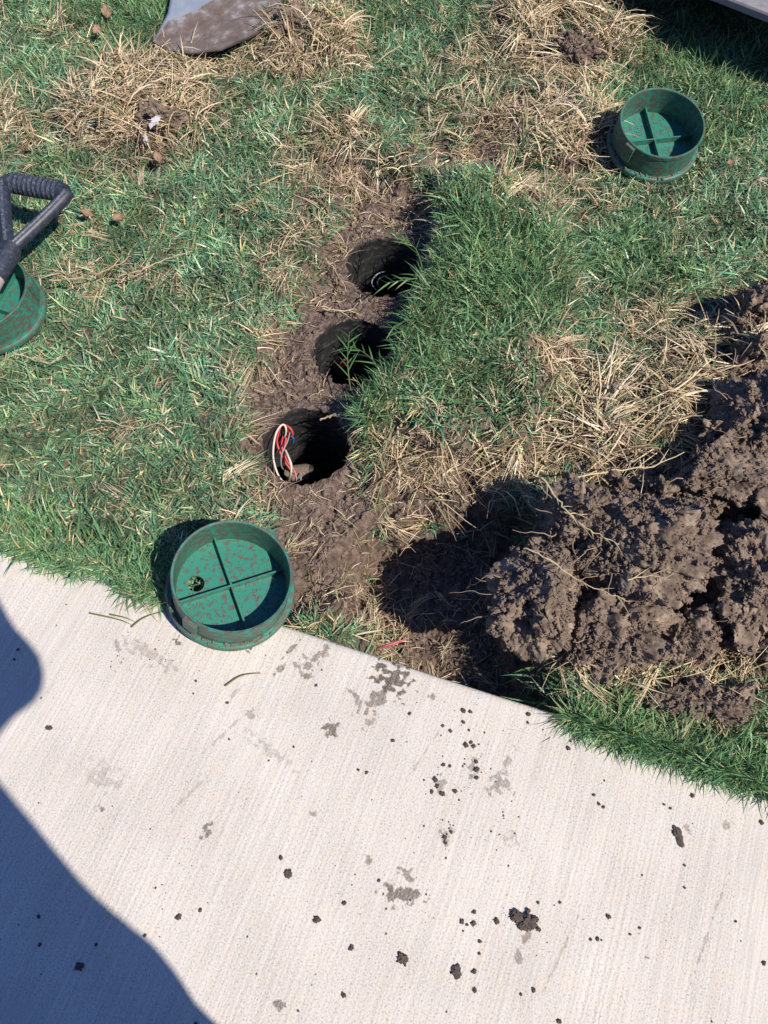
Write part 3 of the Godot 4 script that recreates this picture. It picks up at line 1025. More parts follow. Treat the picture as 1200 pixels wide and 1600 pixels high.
func big_clod(r: Vector3, sd: int, n: int) -> ArrayMesh:
	var b := Build.new()
	var cuts := []                                        # flat faces left by the spade and by breaking
	var cr := RandomNumberGenerator.new()
	cr.seed = sd * 31
	for k in 3:
		var cd := Vector3(cr.randf_range(-1, 1), cr.randf_range(-0.1, 1), cr.randf_range(-0.6, 1)).normalized()
		cuts.append([cd, cr.randf_range(0.6, 0.9) * (cd * r).length()])
	var off := Vector3(sd * 5.3, sd * 2.1, sd * 8.7)
	for face in 6:
		var ax := face / 2
		var sg := 1.0 if face % 2 == 0 else -1.0
		var base := b.v.size()
		for j in n + 1:
			for i in n + 1:
				var p := Vector3.ZERO
				p[ax] = sg
				p[(ax + 1) % 3] = tan((i * 2.0 / n - 1.0) * PI / 4.0)
				p[(ax + 2) % 3] = tan((j * 2.0 / n - 1.0) * PI / 4.0)
				p = p.normalized()
				var w := p * r
				var k := 1.0 + 0.48 * nz.get_noise_3dv(p * 1.2 + off)
				var q := w * 38.0 + off
				q += Vector3(nz_fine.get_noise_3dv(q * 0.9), nz_fine.get_noise_3dv(q * 0.9 + Vector3(9, 0, 0)), nz_fine.get_noise_3dv(q * 0.9 + Vector3(0, 9, 0))) * 0.8
				var cell := nz_cell.get_noise_3dv(q)             # rounded crumbs with cracks between
				var cell2 := nz_cell.get_noise_3dv(q * 2.7)
				var push := -0.011 * cell - 0.0062 * cell2 + 0.0050 * nz_fine.get_noise_3dv(w * 380.0) - 0.012
				push += 0.016 * nz.get_noise_3dv(w * 26.0 + off)
				var at := w * k
				var flat_ := 0.0
				for c in cuts:
					var over: float = at.dot(c[0]) - c[1]
					if over > 0.0:
						at -= c[0] * over
						flat_ = 1.0
				b.vert(at + p * push * (0.62 if flat_ > 0.0 else 1.15), p)
		for j in n:
			for i in n:
				var k := base + j * (n + 1) + i
				b.quad(k, k + 1, k + n + 2, k + n + 1)
	return smoothed(b)

func root_path(at: Vector3, d: Vector3, length: float, wig: float) -> Array:
	var pts := []
	var p := at
	var n := 9
	for k in n + 1:
		pts.append(p)
		d = (d + Vector3(rng.randf_range(-wig, wig), rng.randf_range(-wig, wig) - 0.05, rng.randf_range(-wig, wig))).normalized()
		p += d * length / n
	return pts

func taper(n: int, r0: float, r1: float) -> Array:
	var a := []
	for k in n:
		a.append(lerpf(r0, r1, float(k) / (n - 1)))
	return a

func build_clods() -> void:
	var lab := [
		["large crumbly clod of soil overhanging the dark pit beside the pavement", 838, 935, 0.062, [0.062, 0.060, 0.075], 1, 9],
		["broad crumbly clod with cauliflower surface, topmost of the soil heap", 1000, 850, 0.085, [0.095, 0.065, 0.080], 2, 8],
		["reddish rough clod at the shaded back of the soil heap", 905, 812, 0.065, [0.062, 0.058, 0.050], 3, 5],
		["smooth faced clod of spade cut soil above the straw strip", 965, 985, 0.030, [0.085, 0.052, 0.060], 4, 6],
		["clod of soil in the gap of the heap behind the pit stone", 878, 890, 0.030, [0.050, 0.04, 0.05], 5, 3],
		["dark clod deep in the cleft of the soil heap", 1095, 890, -0.02, [0.045, 0.04, 0.08], 6, 2],
		["crumbly clod right of the cleft, broken and full of pale crumbs", 1180, 905, 0.060, [0.06, 0.06, 0.085], 7, 6],
		["long ridge clod of loose soil at the heap's far side", 1130, 745, 0.045, [0.095, 0.05, 0.05], 8, 6],
		["tall pitted clod on the heap's outer shoulder with root ends", 1195, 660, 0.055, [0.07, 0.06, 0.085], 9, 6],
		["small dark clod lying among torn dry grass near the heap", 1190, 485, 0.035, [0.055, 0.045, 0.05], 10, 2],
		["low clod sunk between bright green grass and straw strip", 1105, 1100, 0.002, [0.065, 0.028, 0.028], 11, 3],
		["worn clod of soil in front of the heap's cleft", 1080, 985, 0.020, [0.05, 0.035, 0.045], 12, 3],
		["dark clod of earth in the torn turf beside the spade blade", 462, 40, 0.012, [0.055, 0.035, 0.05], 13, 0],
		["clod of earth under the dry tuft with the pale scrap", 250, 190, 0.002, [0.055, 0.035, 0.04], 14, 0],
		["clod of earth below torn dry turf near the grey board", 900, 80, 0.0, [0.07, 0.03, 0.045], 15, 0],
		["square shouldered clod outside the heap's far end", 1290, 800, 0.045, [0.10, 0.06, 0.12], 16, 4],
	]
	var crumb_shapes := [lump(45, 2, 0.7), lump(46, 2, 0.8)]
	for e in lab:
		var at := spot(e[1], e[2], e[3])
		var t := thing("soil_clod", e[0], "clod", at, "clods of dug soil")
		var r := Vector3(e[4][0], e[4][1], e[4][2]) * 1.02
		var mesh := big_clod(r, e[5], 60 if r.x > 0.058 else 44)
		part("lump", mesh, M.clod, t)
		var arr := mesh.surface_get_arrays(0)
		var vv: PackedVector3Array = arr[Mesh.ARRAY_VERTEX]
		var nv: PackedVector3Array = arr[Mesh.ARRAY_NORMAL]
		for kind in 2:
			var pl := []
			for k in int(9000.0 * r.x * r.z * 22.0):
				var q := rng.randi() % vv.size()
				if nv[q].y < -0.3 or nz.get_noise_3dv((vv[q] + at) * 22.0) < -0.22:
					continue
				var sc := 0.0008 + 0.0045 * pow(rng.randf(), 4.0)
				var tone := rng.randf_range(0.75, 1.3)
				pl.append([Transform3D(Basis.from_euler(Vector3(rng.randf() * 6, rng.randf() * 6, rng.randf() * 6)).scaled(Vector3(1, rng.randf_range(0.6, 1.0), 1) * sc), vv[q] + nv[q] * sc * 0.35), Color(tone, tone, tone)])
			var mi := MultiMeshInstance3D.new()
			mi.name = "crumbs"
			mi.set_meta("kind", "stuff")
			fill_copies(mi, crumb_shapes[kind], M.crumb, pl)
			t.add_child(mi, true)
		for k in e[6]:
			var a := rng.randf_range(1.8, 5.6)
			var d := Vector3(cos(a), rng.randf_range(-0.1, 0.7), -sin(a) * 0.8).normalized()
			if e[5] == 1:
				d = Vector3(-1.0, rng.randf_range(-0.3, 0.5), rng.randf_range(-0.7, 0.7)).normalized()
			var b := Build.new()
			var path := root_path(d * r * 0.75, d, rng.randf_range(0.03, 0.09), 0.5)
			b.tube(path, taper(path.size(), rng.randf_range(0.0006, 0.0014), 0.0003), 5)
			part("root", b.mesh(), M.root, t)
	# fist sized and smaller clods that fill the heap between the large ones
	var fills := []
	for k in 5:
		fills.append(big_clod(Vector3(0.026, 0.021, 0.024), 40 + k, 22))
	for e in [[880, 985], [905, 1020], [1035, 945], [1050, 1010], [1120, 960], [1150, 1000], [1140, 830], [1085, 790], [1030, 770], [960, 765], [1060, 710], [1110, 680], [1150, 620], [1170, 560], [1120, 850], [925, 900], [935, 955], [870, 840], [1165, 520], [1185, 760], [1010, 1015], [800, 985], [1125, 540], [1080, 745]]:
		var p := spot(e[0], e[1], 0.03)
		p.y = maxf(ground_at(p.x, p.z) + 0.008, rng.randf_range(-0.01, 0.05))
		var o := part("small_clod", fills[rng.randi() % 5], M.clod, self)
		o.position = p
		o.basis = Basis.from_euler(Vector3(rng.randf() * 6, rng.randf() * 6, rng.randf() * 6)) * Basis.from_scale(Vector3(1, rng.randf_range(0.7, 1.0), 1) * rng.randf_range(0.5, 1.15))
		tag(o, "small crumbly clod lodged between the large clods of the soil heap", "clod", "small clods in the soil heap")
	# the pale stone in the shade between the clods
	var s := part("stone", lump(31, 4, 0.12, 0.8), M.stone, self)
	s.position = spot(838, 872, 0.045)
	s.scale = Vector3.ONE * 0.011
	tag(s, "smooth bluish pebble in the shade between two soil clods", "stone")
	# loose crumbs on soil, pit and heap
	var groups := [[], [], [], []]
	for i in 46000:
		var x := rng.randf_range(-0.75, 1.25)
		var z := rng.randf_range(-2.0, -0.02)
		if edge_d(x, z) < 0.006 or on_hole(x, z, 0.0):
			continue
		var soil := maxf(maxf(at_mask(m_strip, x, z) * 0.95, at_mask(m_mound, x, z) * 1.0), maxf(at_mask(m_pit, x, z) * 0.6, at_mask(m_bare, x, z) * 0.6))
		if rng.randf() > soil:
			continue
		var sc := 0.0011 + 0.0045 * pow(rng.randf(), 4.0)
		if at_mask(m_mound, x, z) > 0.5:
			sc *= 1.9
		var y := ground_at(x, z) + sc * 0.3
		var tone := rng.randf_range(0.75, 1.25)
		groups[i % 4].append([Transform3D(Basis.from_euler(Vector3(rng.randf() * 6, rng.randf() * 6, rng.randf() * 6)).scaled(Vector3(1, rng.randf_range(0.6, 1.0), 1) * sc), Vector3(x, y, z)), Color(tone, tone, tone)])
	copies_of("soil_crumbs", "loose crumbs of brown soil scattered over the dug strip and heap", "soil", groups, [lump(41, 1, 0.5), lump(42, 1, 0.6), lump(43, 2, 0.6), lump(44, 2, 0.7)], M.crumb)

func on_hole(x: float, z: float, more: float) -> bool:
	for q in holes:
		if Vector2(x - q[0], z - q[1]).length() < R_OUT + more:
			return true
	return false

func fill_copies(mi: MultiMeshInstance3D, mesh: Mesh, m: Material, placed: Array) -> void:
	var mm := MultiMesh.new()
	mm.transform_format = MultiMesh.TRANSFORM_3D
	mm.use_colors = true
	mm.mesh = mesh
	mm.instance_count = placed.size()
	for i in placed.size():
		mm.set_instance_transform(i, placed[i][0])
		mm.set_instance_color(i, placed[i][1])
	mi.multimesh = mm
	mi.material_override = m

func copies_of(called: String, label: String, category: String, groups: Array, meshes: Array, m: Material) -> void:
	var t := thing(called, label, category)
	t.set_meta("kind", "stuff")
	for i in groups.size():
		if groups[i].is_empty():
			continue
		var mi := MultiMeshInstance3D.new()
		mi.name = "pieces"
		mi.set_meta("kind", "stuff")
		fill_copies(mi, meshes[i % meshes.size()], m, groups[i])
		t.add_child(mi, true)

func bake(called: String, label: String, category: String, kinds: Array, tints: Array, placed: Array, m: Material) -> void:
	# many tufts that nobody could count, joined into one mesh; placed: [kind, tint, turn, scale, place]
	var cols := []
	for k in kinds:
		var row := []
		for t in tints:
			var c := PackedColorArray()
			for q in k.c:
				c.append(Color(q.r * t.r, q.g * t.g, q.b * t.b))
			row.append(c)
		cols.append(row)
	var v := PackedVector3Array()
	var n := PackedVector3Array()
	var c := PackedColorArray()
	var ix := PackedInt32Array()
	for e in placed:
		var k: Build = kinds[e[0]]
		var bs: Basis = e[2]
		var at := v.size()
		v.append_array(Transform3D(bs.scaled(Vector3.ONE * e[3]), e[4]) * k.v)
		n.append_array(Transform3D(bs, Vector3.ZERO) * k.n)
		c.append_array(cols[e[0]][e[1]])
		for i in k.ix:
			ix.append(at + i)
	var a := []
	a.resize(Mesh.ARRAY_MAX)
	a[Mesh.ARRAY_VERTEX] = v
	a[Mesh.ARRAY_NORMAL] = n
	a[Mesh.ARRAY_COLOR] = c
	a[Mesh.ARRAY_INDEX] = ix
	var mesh := ArrayMesh.new()
	mesh.add_surface_from_arrays(Mesh.PRIMITIVE_TRIANGLES, a)
	var o := part(called, mesh, m, self)
	o.set_meta("kind", "stuff")
	tag(o, label, category)
	print(called, " tufts ", placed.size(), " triangles ", ix.size() / 3)

# ---------------------------------------------------------------- crumbs of mud on the pavement
func build_pavement_crumbs() -> void:
	var shapes := [lump(51, 4, 0.6, 0.6), lump(52, 4, 0.65, 0.65), lump(53, 4, 0.7, 0.55)]
	var big := [
		[1060, 1306, 6.5, 15, 0.35, "long dark sliver of dried mud alone on the pavement"],
		[450, 1365, 6, 7, 0, "rounded dark mud crumb with a tiny one beside it on the pavement"],
		[629, 1498, 8, 8, 0.4, "angular dark mud crumb with a pale side on the pavement"],
		[713, 1518, 8, 8, 0.8, "wedge shaped dark mud crumb on the pavement"],
		[76, 1137, 6, 4, 0, "dark crumb in the sun between the two lobes of the shadow"],
		[124, 1510, 7, 5, 0.5, "dark crumb of mud inside the shadow on the pavement"],
	]
	for e in big:
		var o := part("mud_crumb", shapes[big.find(e) % 3], M.mud, self)
		o.position = spot(e[0], e[1], 0.001)
		var s: float = 1.0 / 1450.0
		var thick: float = 0.3 if e[2] == 11 else minf(e[2], e[3]) * 0.6
		o.basis = Basis(Vector3.UP, e[4]) * Basis.from_scale(Vector3(e[2], thick, e[3]) * s)
		tag(o, e[5], "mud crumb", "mud crumbs on the pavement")
	# the broken lump: several pieces that lie together
	for e in [[808, 1432, 8, 9], [826, 1441, 12, 11], [817, 1447, 7, 6], [838, 1437, 4, 4], [805, 1424, 4, 3], [826, 1423, 3, 3], [842, 1452, 3, 3]]:
		var o := part("mud_lump", shapes[int(e[0]) % 3], M.mud, self)
		o.position = spot(e[0], e[1], 0.003)
		o.basis = Basis(Vector3.UP, e[0]) * Basis.from_scale(Vector3(e[2], minf(e[2], e[3]) * 0.7, e[3]) / 1350.0)
		tag(o, "piece of the broken dark mud lump on the pavement", "mud lump", "pieces of the broken mud lump")
	var small := [[439, 1340, 4], [538, 1411, 4], [495, 1437, 6], [549, 1481, 4.5], [741, 1518, 4], [742, 1547, 4], [722, 1440, 4], [740, 1443, 4.5], [741, 1425, 3.5], [730, 1445, 2.5], [776, 1439, 5], [592, 1376, 3], [537, 1555, 4], [724, 1110, 5], [735, 1112, 3.5], [724, 1128, 3.5], [692, 1134, 3], [704, 1142, 3.5], [733, 1141, 2.5], [728, 1164, 5], [740, 1166, 4], [736, 1160, 3.5], [693, 1195, 3.5], [703, 1197, 3], [744, 1190, 3.5], [745, 1202, 5.5], [745, 1215, 4], [680, 1218, 5], [683, 1228, 4], [691, 1240, 5], [675, 1237, 3.5], [711, 1236, 4], [695, 1308, 4], [705, 1300, 3], [696, 1317, 3], [888, 1169, 4], [892, 1158, 2.5], [826, 1116, 4.5], [825, 1129, 2.5], [928, 1242, 3], [936, 1256, 3], [943, 1261, 3], [1082, 1243, 4], [1048, 1263, 2.5], [1038, 1257, 2.2], [951, 1432, 4], [934, 1467, 3.5], [923, 1468, 2.5], [1190, 1285, 4], [1194, 1505, 3.5], [874, 1596, 4], [834, 1547, 3.5], [814, 1554, 2.5], [1070, 1387, 2.2], [1070, 1352, 2.2], [313, 1422, 3.5], [279, 1433, 5], [306, 1600, 3], [226, 1462, 3], [150, 1476, 2.5], [62, 1476, 3], [60, 1432, 3], [28, 1015, 3], [22, 1030, 2.5], [573, 1207, 3], [560, 1203, 2.5], [306, 1064, 2.5], [355, 1098, 3], [494, 1071, 3], [459, 1167, 2], [358, 1155, 2], [640, 1115, 3.5], [614, 1157, 3.5], [750, 1471, 3], [749, 1490, 2.5], [1000, 1450, 2.5], [1150, 1440, 2.2], [985, 1460, 2.2], [875, 1410, 2.5], [841, 1410, 2.5]]
	for e in small:
		var o := part("mud_crumb", shapes[int(e[0]) % 3], M.mud, self)
		o.position = spot(e[0], e[1], 0.001)
		var s: float = e[2] / 1600.0
		o.basis = Basis(Vector3.UP, e[0] * 1.7) * Basis.from_scale(Vector3(s, s * 0.75, s * 0.85))
		var where := "alone on the open pale pavement"
		if e[0] < 240 and e[1] > 1400:
			where = "inside the large shadow on the pavement"
		elif e[0] < 100:
			where = "inside the smaller shadow lobe on the pavement"
		elif e[0] > 670 and e[0] < 750 and e[1] < 1330:
			where = "in the crumb trail leading down from the dark pit"
		elif e[0] > 715 and e[0] < 850 and e[1] > 1400 and e[1] < 1500:
			where = "in the loose row beside the broken mud lump"
		elif e[0] > 815 and e[1] < 1270:
			where = "close to the overhanging bright green grass"
		elif e[0] > 860:
			where = "near the long dark mud sliver on the pavement"
		elif e[0] > 430 and e[1] > 1330:
			where = "between the blotchy mud stain and the rounded crumb"
		tag(o, "small dark mud crumb " + where, "mud crumb", "mud crumbs on the pavement")
	var groups := [[], []]
	var foci := [[725, 1150, 30], [690, 1225, 25], [745, 1200, 18], [700, 1300, 20], [820, 1440, 24], [640, 1390, 40], [230, 1030, 70], [800, 1310, 25]]
	for i in 650:
		var p: Vector3
		if i % 3 == 0:
			var f: Array = foci[rng.randi() % foci.size()]
			p = spot(f[0] + rng.randfn() * f[2], f[1] + rng.randfn() * f[2])
		else:
			p = slab_point(rng.randf_range(-0.7, 0.9), 0.01 + 0.75 * pow(rng.randf(), 1.2), 0.0)
		if edge_d(p.x, p.z) > -0.012:
			continue
		var sc := 0.0004 + 0.0011 * pow(rng.randf(), 3.0)
		var tone := rng.randf_range(0.7, 1.6)
		groups[i % 2].append([Transform3D(Basis(Vector3.UP, rng.randf() * 6.0).scaled(Vector3(sc, sc * 0.7, sc)), p), Color(tone, tone, tone)])
	copies_of("pavement_grit", "fine specks of dry mud scattered over the pale pavement", "grit", groups, [lump(61, 1, 0.4, 0.7), lump(62, 1, 0.5, 0.7)], M.mud)
	# grass clippings lying on the pavement
	for e in [[[352, 1072], [372, 1058], [390, 1053], [408, 1052]], [[140, 958], [185, 968], [205, 976]], [[205, 980], [225, 965], [255, 955]], [[172, 960], [195, 965], [212, 972]], [[1010, 1185], [1020, 1178], [1035, 1190]], [[1016, 1190], [1026, 1180], [1030, 1168]]]:
		var t := thing("grass_clipping", "single loose blade of grass lying on the pale pavement", "grass blade", spot(e[1][0], e[1][1]), "loose grass blades on the pavement")
		var pts := []
		for p in e:
			pts.append(spot(p[0], p[1], 0.003) - t.position)
		pts = smooth(pts, 4)
		var b := Build.new()
		b.tube(pts, taper(pts.size(), 0.0013, 0.0004), 5, Color(0.13, 0.17, 0.06) if e[0][0] != 352 else Color(0.25, 0.2, 0.09))
		part("blade", b.mesh(), M.straw, t)

# ---------------------------------------------------------------- leaves, runners, shoots
func leaf_mesh(l: float, w: float, col: Color, curl: float) -> ArrayMesh:
	var b := Build.new()
	var rows := []
	for i in 9:
		var f := i / 8.0
		var hw := w * sin(PI * pow(f, 0.8)) * (0.5 + 0.35 * nz.get_noise_2d(f * 5.0 + l * 900.0, w * 700.0)) + 0.0004
		var row := []
		for k in 5:
			var q := k / 4.0 * 2.0 - 1.0
			row.append(b.vert(Vector3(q * hw, curl * (q * q * 0.5 + (f - 0.5) * (f - 0.5) * 1.6) + 0.0006 * nz.get_noise_2d(q * 3.0, f * 9.0), (f - 0.5) * l), Vector3.UP, col))
		if i > 0:
			for k in 4:
				b.quad(rows[i - 1][k], rows[i - 1][k + 1], row[k + 1], row[k])
		rows.append(row)
	var st := SurfaceTool.new()
	st.create_from(b.mesh(), 0)
	st.generate_normals()
	return st.commit()

func build_litter() -> void:
	for e in [[166, 20, 0.036, 0.02, 0.2, "brown dead leaf lying upright in the grass beyond the dry tuft"], [152, 48, 0.026, 0.018, -0.5, "small greyish dead leaf in the grass under the brown leaf"], [247, 249, 0.032, 0.015, 0.35, "orange brown dead leaf below the pale scrap in the dry tuft"], [185, 343, 0.022, 0.018, 1.1, "pale brown leaf scrap in the grass beside the ribbed grip"], [136, 335, 0.03, 0.012, 1.4, "thin brown leaf scrap in the grass just past the ribbed grip"], [1141, 256, 0.02, 0.012, 0.3, "tan leaf scrap in the grass beside the tilted cover"]]:
		var p := spot(e[0], e[1], 0.006)
		var t := thing("dead_leaf", e[5], "leaf", p, "dead leaves in the grass")
		var tone := rng.randf_range(0.85, 1.15)
		var lf := part("blade", leaf_mesh(e[2], e[3], Color(0.30 * tone, 0.19 * tone, 0.135 * tone), 0.008), M.leaf, t)
		lf.rotation = Vector3(rng.randf_range(0.1, 0.5), e[4], rng.randf_range(-0.3, 0.3))
		var b := Build.new()
		b.tube([Vector3(0, 0, -e[2] * 0.5), Vector3(0, 0.001, 0), Vector3(0, 0.0, e[2] * 0.62)], [0.0004, 0.0007, 0.0007], 5, Color(0.25, 0.16, 0.1))
		part("stalk", b.mesh(), M.leaf, t).rotation = lf.rotation
	for e in [[241, 190, 1], [228, 215, 2], [248, 182, 3]]:
		var t := part("plastic_scrap", lump(70 + e[2], 3, 0.6, 0.45), M.scrap, self)
		t.position = spot(e[0], e[1], 0.032)
		t.basis = Basis.from_euler(Vector3(0.9, e[2], 0.3)) * Basis.from_scale(Vector3(0.012, 0.006, 0.006) * (1.0 if e[2] == 1 else 0.6))
		tag(t, "crumpled pale grey scrap caught in the large dry tuft", "scrap", "pale scraps in the dry tuft")
	# runners: long pale stems that can be told apart; [places px, height, radius, label]
	var runners := [
		[[[762, 692], [775, 680], [790, 665], [802, 648], [815, 622], [832, 590]], 0.03, 0.0022, "long straight pale runner pointing from the sod to the torn straw"],
		[[[78, 438], [130, 432], [170, 420], [205, 400]], 0.03, 0.0022, "pale dry runner bundle lying on the lawn beyond the left cover"],
		[[[185, 432], [220, 422], [260, 405], [300, 393]], 0.03, 0.002, "pale dry runner that ends beside the lawn's dark gap"],
		[[[150, 655], [185, 662], [215, 668], [250, 660]], 0.026, 0.0016, "thin dry runner lying flat in the middle of the left lawn"],
		[[[20, 552], [50, 560], [75, 566], [95, 560]], 0.026, 0.0016, "thin pale runner in the lawn below the left cover"],
		[[[500, 655], [520, 650], [540, 643], [555, 628], [562, 608], [552, 590]], -0.01, 0.0022, "crooked twig between the front and the middle sleeve"],
		[[[503, 482], [530, 485], [553, 488], [568, 494]], -0.035, 0.002, "straight pale twig on bare soil above the middle sleeve"],
		[[[508, 402], [520, 418], [532, 436], [543, 455]], -0.035, 0.002, "pale twig on bare soil beside the far sleeve"],
		[[[935, 482], [965, 498], [995, 515], [1028, 533]], 0.05, 0.0024, "thick straight straw stalk across the torn turf by the heap"],
		[[[820, 855], [850, 870], [900, 905], [945, 925], [985, 940]], 0.14, 0.0017, "thin wavy root draped down across the soil heap"],
		[[[876, 799], [900, 803], [925, 806]], 0.125, 0.0022, "short pale root stub on top of the soil heap"],
		[[[846, 745], [870, 778], [885, 798], [910, 820], [942, 838], [968, 850]], 0.13, 0.0022, "long forked pale root over the heap's reddish clod"],
		[[[900, 745], [960, 735], [1020, 728], [1070, 705]], 0.06, 0.0023, "dry stalk bundle lying along the back of the soil heap"],
		[[[985, 660], [1010, 645], [1045, 620]], 0.06, 0.0019, "dry stalk leaning out of the torn turf by the heap"],
		[[[680, 155], [690, 140], [720, 132], [738, 108]], 0.03, 0.002, "bent dry runner on the green grass left of the torn straw"],
		[[[895, 145], [930, 158], [958, 168]], 0.05, 0.002, "pale stalk that points at the tilted green cover"],
		[[[70, 335], [100, 320], [140, 298], [180, 270]], 0.03, 0.0018, "dry stalk in the lawn beyond the ribbed grip"],
		[[[720, 690], [690, 700], [655, 712], [630, 730]], 0.01, 0.0018, "dry stalk in the straw between sod and pit"],
		[[[800, 360], [860, 358], [910, 352]], 0.012, 0.0016, "flat straw on the bare patch behind the tall sod"],
		[[[980, 905], [1015, 900], [1050, 905]], 0.15, 0.0015, "short straw lying on the topmost clod"],
		[[[420, 320], [445, 332], [470, 338], [492, 360]], 0.02, 0.0018, "forked dry straw at the edge of the bare strip"],
	]
	for e in runners:
		var o := spot(e[0][0][0], e[0][0][1], e[1])
		var t := thing("dry_runner", e[3], "straw", o, "dry runners and roots")
		var pts := []
		for p in e[0]:
			pts.append(spot(p[0], p[1], e[1] + rng.randf_range(-0.004, 0.006)) - o)
		pts = smooth(pts, 5)
		for i in pts.size():
			pts[i] += Vector3(rng.randf_range(-1, 1), rng.randf_range(-1, 1), rng.randf_range(-1, 1)) * 0.0018
		var tone := rng.randf_range(0.85, 1.15)
		var col := Color(0.52 * tone, 0.42 * tone, 0.27 * tone)
		var b := Build.new()
		b.tube(pts, taper(pts.size(), e[2] * 0.72, e[2] * 0.3), 7, col)
		part("stem", b.mesh(), M.straw, t)
		for k in range(2, pts.size() - 2, 3):
			var d: Vector3 = (pts[k + 1] - pts[k]).normalized()
			var side := d.cross(Vector3.UP).normalized() * (1.0 if rng.randf() < 0.5 else -1.0)
			b = Build.new()
			var l := rng.randf_range(0.012, 0.035)
			var dd := (d * 1.4 + side * rng.randf_range(0.3, 1.0) + Vector3.UP * rng.randf_range(-0.1, 0.4)).normalized()
			b.tube([pts[k], pts[k] + dd * l * 0.5 + Vector3.UP * 0.002, pts[k] + dd * l], [e[2] * 0.55, e[2] * 0.4, e[2] * 0.12], 5, col * rng.randf_range(0.7, 1.0))
			part("side_blade", b.mesh(), M.straw, t)
	# leafy green shoots that reach out over the sleeves
	var shoots := [
		[[[700, 460], [672, 478], [650, 500], [620, 530]], 0.03, "leafy green shoot reaching over the middle sleeve from the sod"],
		[[[660, 420], [650, 390], [628, 372], [612, 360]], 0.02, "leafy green shoot arching over the far sleeve"],
		[[[690, 415], [660, 432], [630, 438], [605, 442]], 0.02, "leafy green shoot hanging into the far sleeve's opening"],
		[[[548, 610], [544, 580], [543, 555], [546, 520]], 0.0, "upright green shoot standing before the middle sleeve"],
		[[[620, 600], [595, 575], [570, 552], [545, 540]], 0.0, "low green shoot lying over the middle sleeve's near rim"],
		[[[700, 520], [668, 508], [640, 500], [612, 512]], 0.03, "small paired leaf shoot over the middle sleeve's far rim"],
	]
	for e in shoots:
		var o := spot(e[0][0][0], e[0][0][1], e[1])
		var t := thing("grass_shoot", e[2], "grass shoot", o, "green shoots over the sleeves")
		var pts := []
		for i in 4:
			pts.append(spot(e[0][i][0], e[0][i][1], e[1] + 0.012 * sin(i * 1.0)) - o)
		pts = smooth(pts, 4)
		var b := Build.new()
		b.tube(pts, taper(pts.size(), 0.0014, 0.0006), 6, Color(0.13, 0.17, 0.07))
		part("stem", b.mesh(), M.blade, t)
		for k in range(3, pts.size()):
			b = Build.new()
			var d: Vector3 = (pts[k] - pts[k - 1]).normalized()
			var side := d.cross(Vector3.UP).normalized() * (1.0 if k % 2 == 0 else -1.0)
			var dir := (d + side * rng.randf_range(0.5, 0.9) + Vector3.UP * rng.randf_range(-0.1, 0.35)).normalized()
			add_blade(b, pts[k], dir, rng.randf_range(0.025, 0.045), 0.0029, 0.4, Color(0.07, 0.17, 0.055) * rng.randf_range(0.8, 1.3))
			part("leaf", b.mesh(), M.blade, t)

# ---------------------------------------------------------------- grass
func add_blade(b: Build, at: Vector3, d: Vector3, length: float, width: float, droop: float, col: Color, segs := 3) -> void:
	var side := d.cross(Vector3.UP)
	side = side.normalized() if side.length() > 0.05 else Vector3.RIGHT
	side = side.rotated(d.normalized(), rng.randf_range(-0.9, 0.9))
	var p := at
	var prev := []
	col.a = 1.0
	for k in segs + 1:
		var f := float(k) / segs
		var w := width * (1.0 - pow(f, 2.2)) * (0.75 + 0.25 * minf(1.0, f * 4.0)) * 0.5
		var nn := side.cross(d).normalized()
		if nn.y < 0.0:
			nn = -nn
		if k == segs:
			var t0 := b.vert(p, nn, col)
			b.tri(prev[0], prev[1], t0)
		else:
			var row := [b.vert(p - side * w, nn, col), b.vert(p + side * w, nn, col)]
			if k > 0:
				b.quad(prev[0], prev[1], row[1], row[0])
			prev = row
		p += d * length / segs
		d = (d + Vector3.DOWN * droop / segs).normalized()

func grass_col() -> Color:
	var r := rng.randf()
	var k := rng.randf_range(0.7, 1.35)
	if r < 0.55:
		return Color(0.100, 0.222, 0.118) * k
	if r < 0.79:
		return Color(0.168, 0.295, 0.135) * k
	if r < 0.905:
		return Color(0.29, 0.36, 0.19) * k
	return Color(0.50, 0.42, 0.27) * k

func straw_col() -> Color:
	var r := rng.randf()
	var k := rng.randf_range(0.7, 1.2)
	if r < 0.42:
		return Color(0.50, 0.395, 0.25) * k
	if r < 0.70:
		return Color(0.66, 0.56, 0.41) * k
	if r < 0.88:
		return Color(0.28, 0.20, 0.14) * k
	return Color(0.20, 0.24, 0.12) * k

func green_tuft(n: int, lo: float, hi: float, flat: float, width: float) -> Build:
	var b := Build.new()
	for k in n:
		var a := rng.randf() * TAU
		var lean := lerpf(0.15, 1.25, pow(rng.randf(), 1.0 - flat * 0.6)) + flat * 0.2
		lean = minf(lean, 1.45)
		var d := Vector3(cos(a) * sin(lean), cos(lean), sin(a) * sin(lean))
		var r := rng.randf() * 0.013
		var a2 := rng.randf() * TAU
		add_blade(b, Vector3(cos(a2) * r, -0.004, sin(a2) * r), d, rng.randf_range(lo, hi), width * rng.randf_range(0.65, 1.25), rng.randf_range(0.1, 0.9), grass_col())
	return b

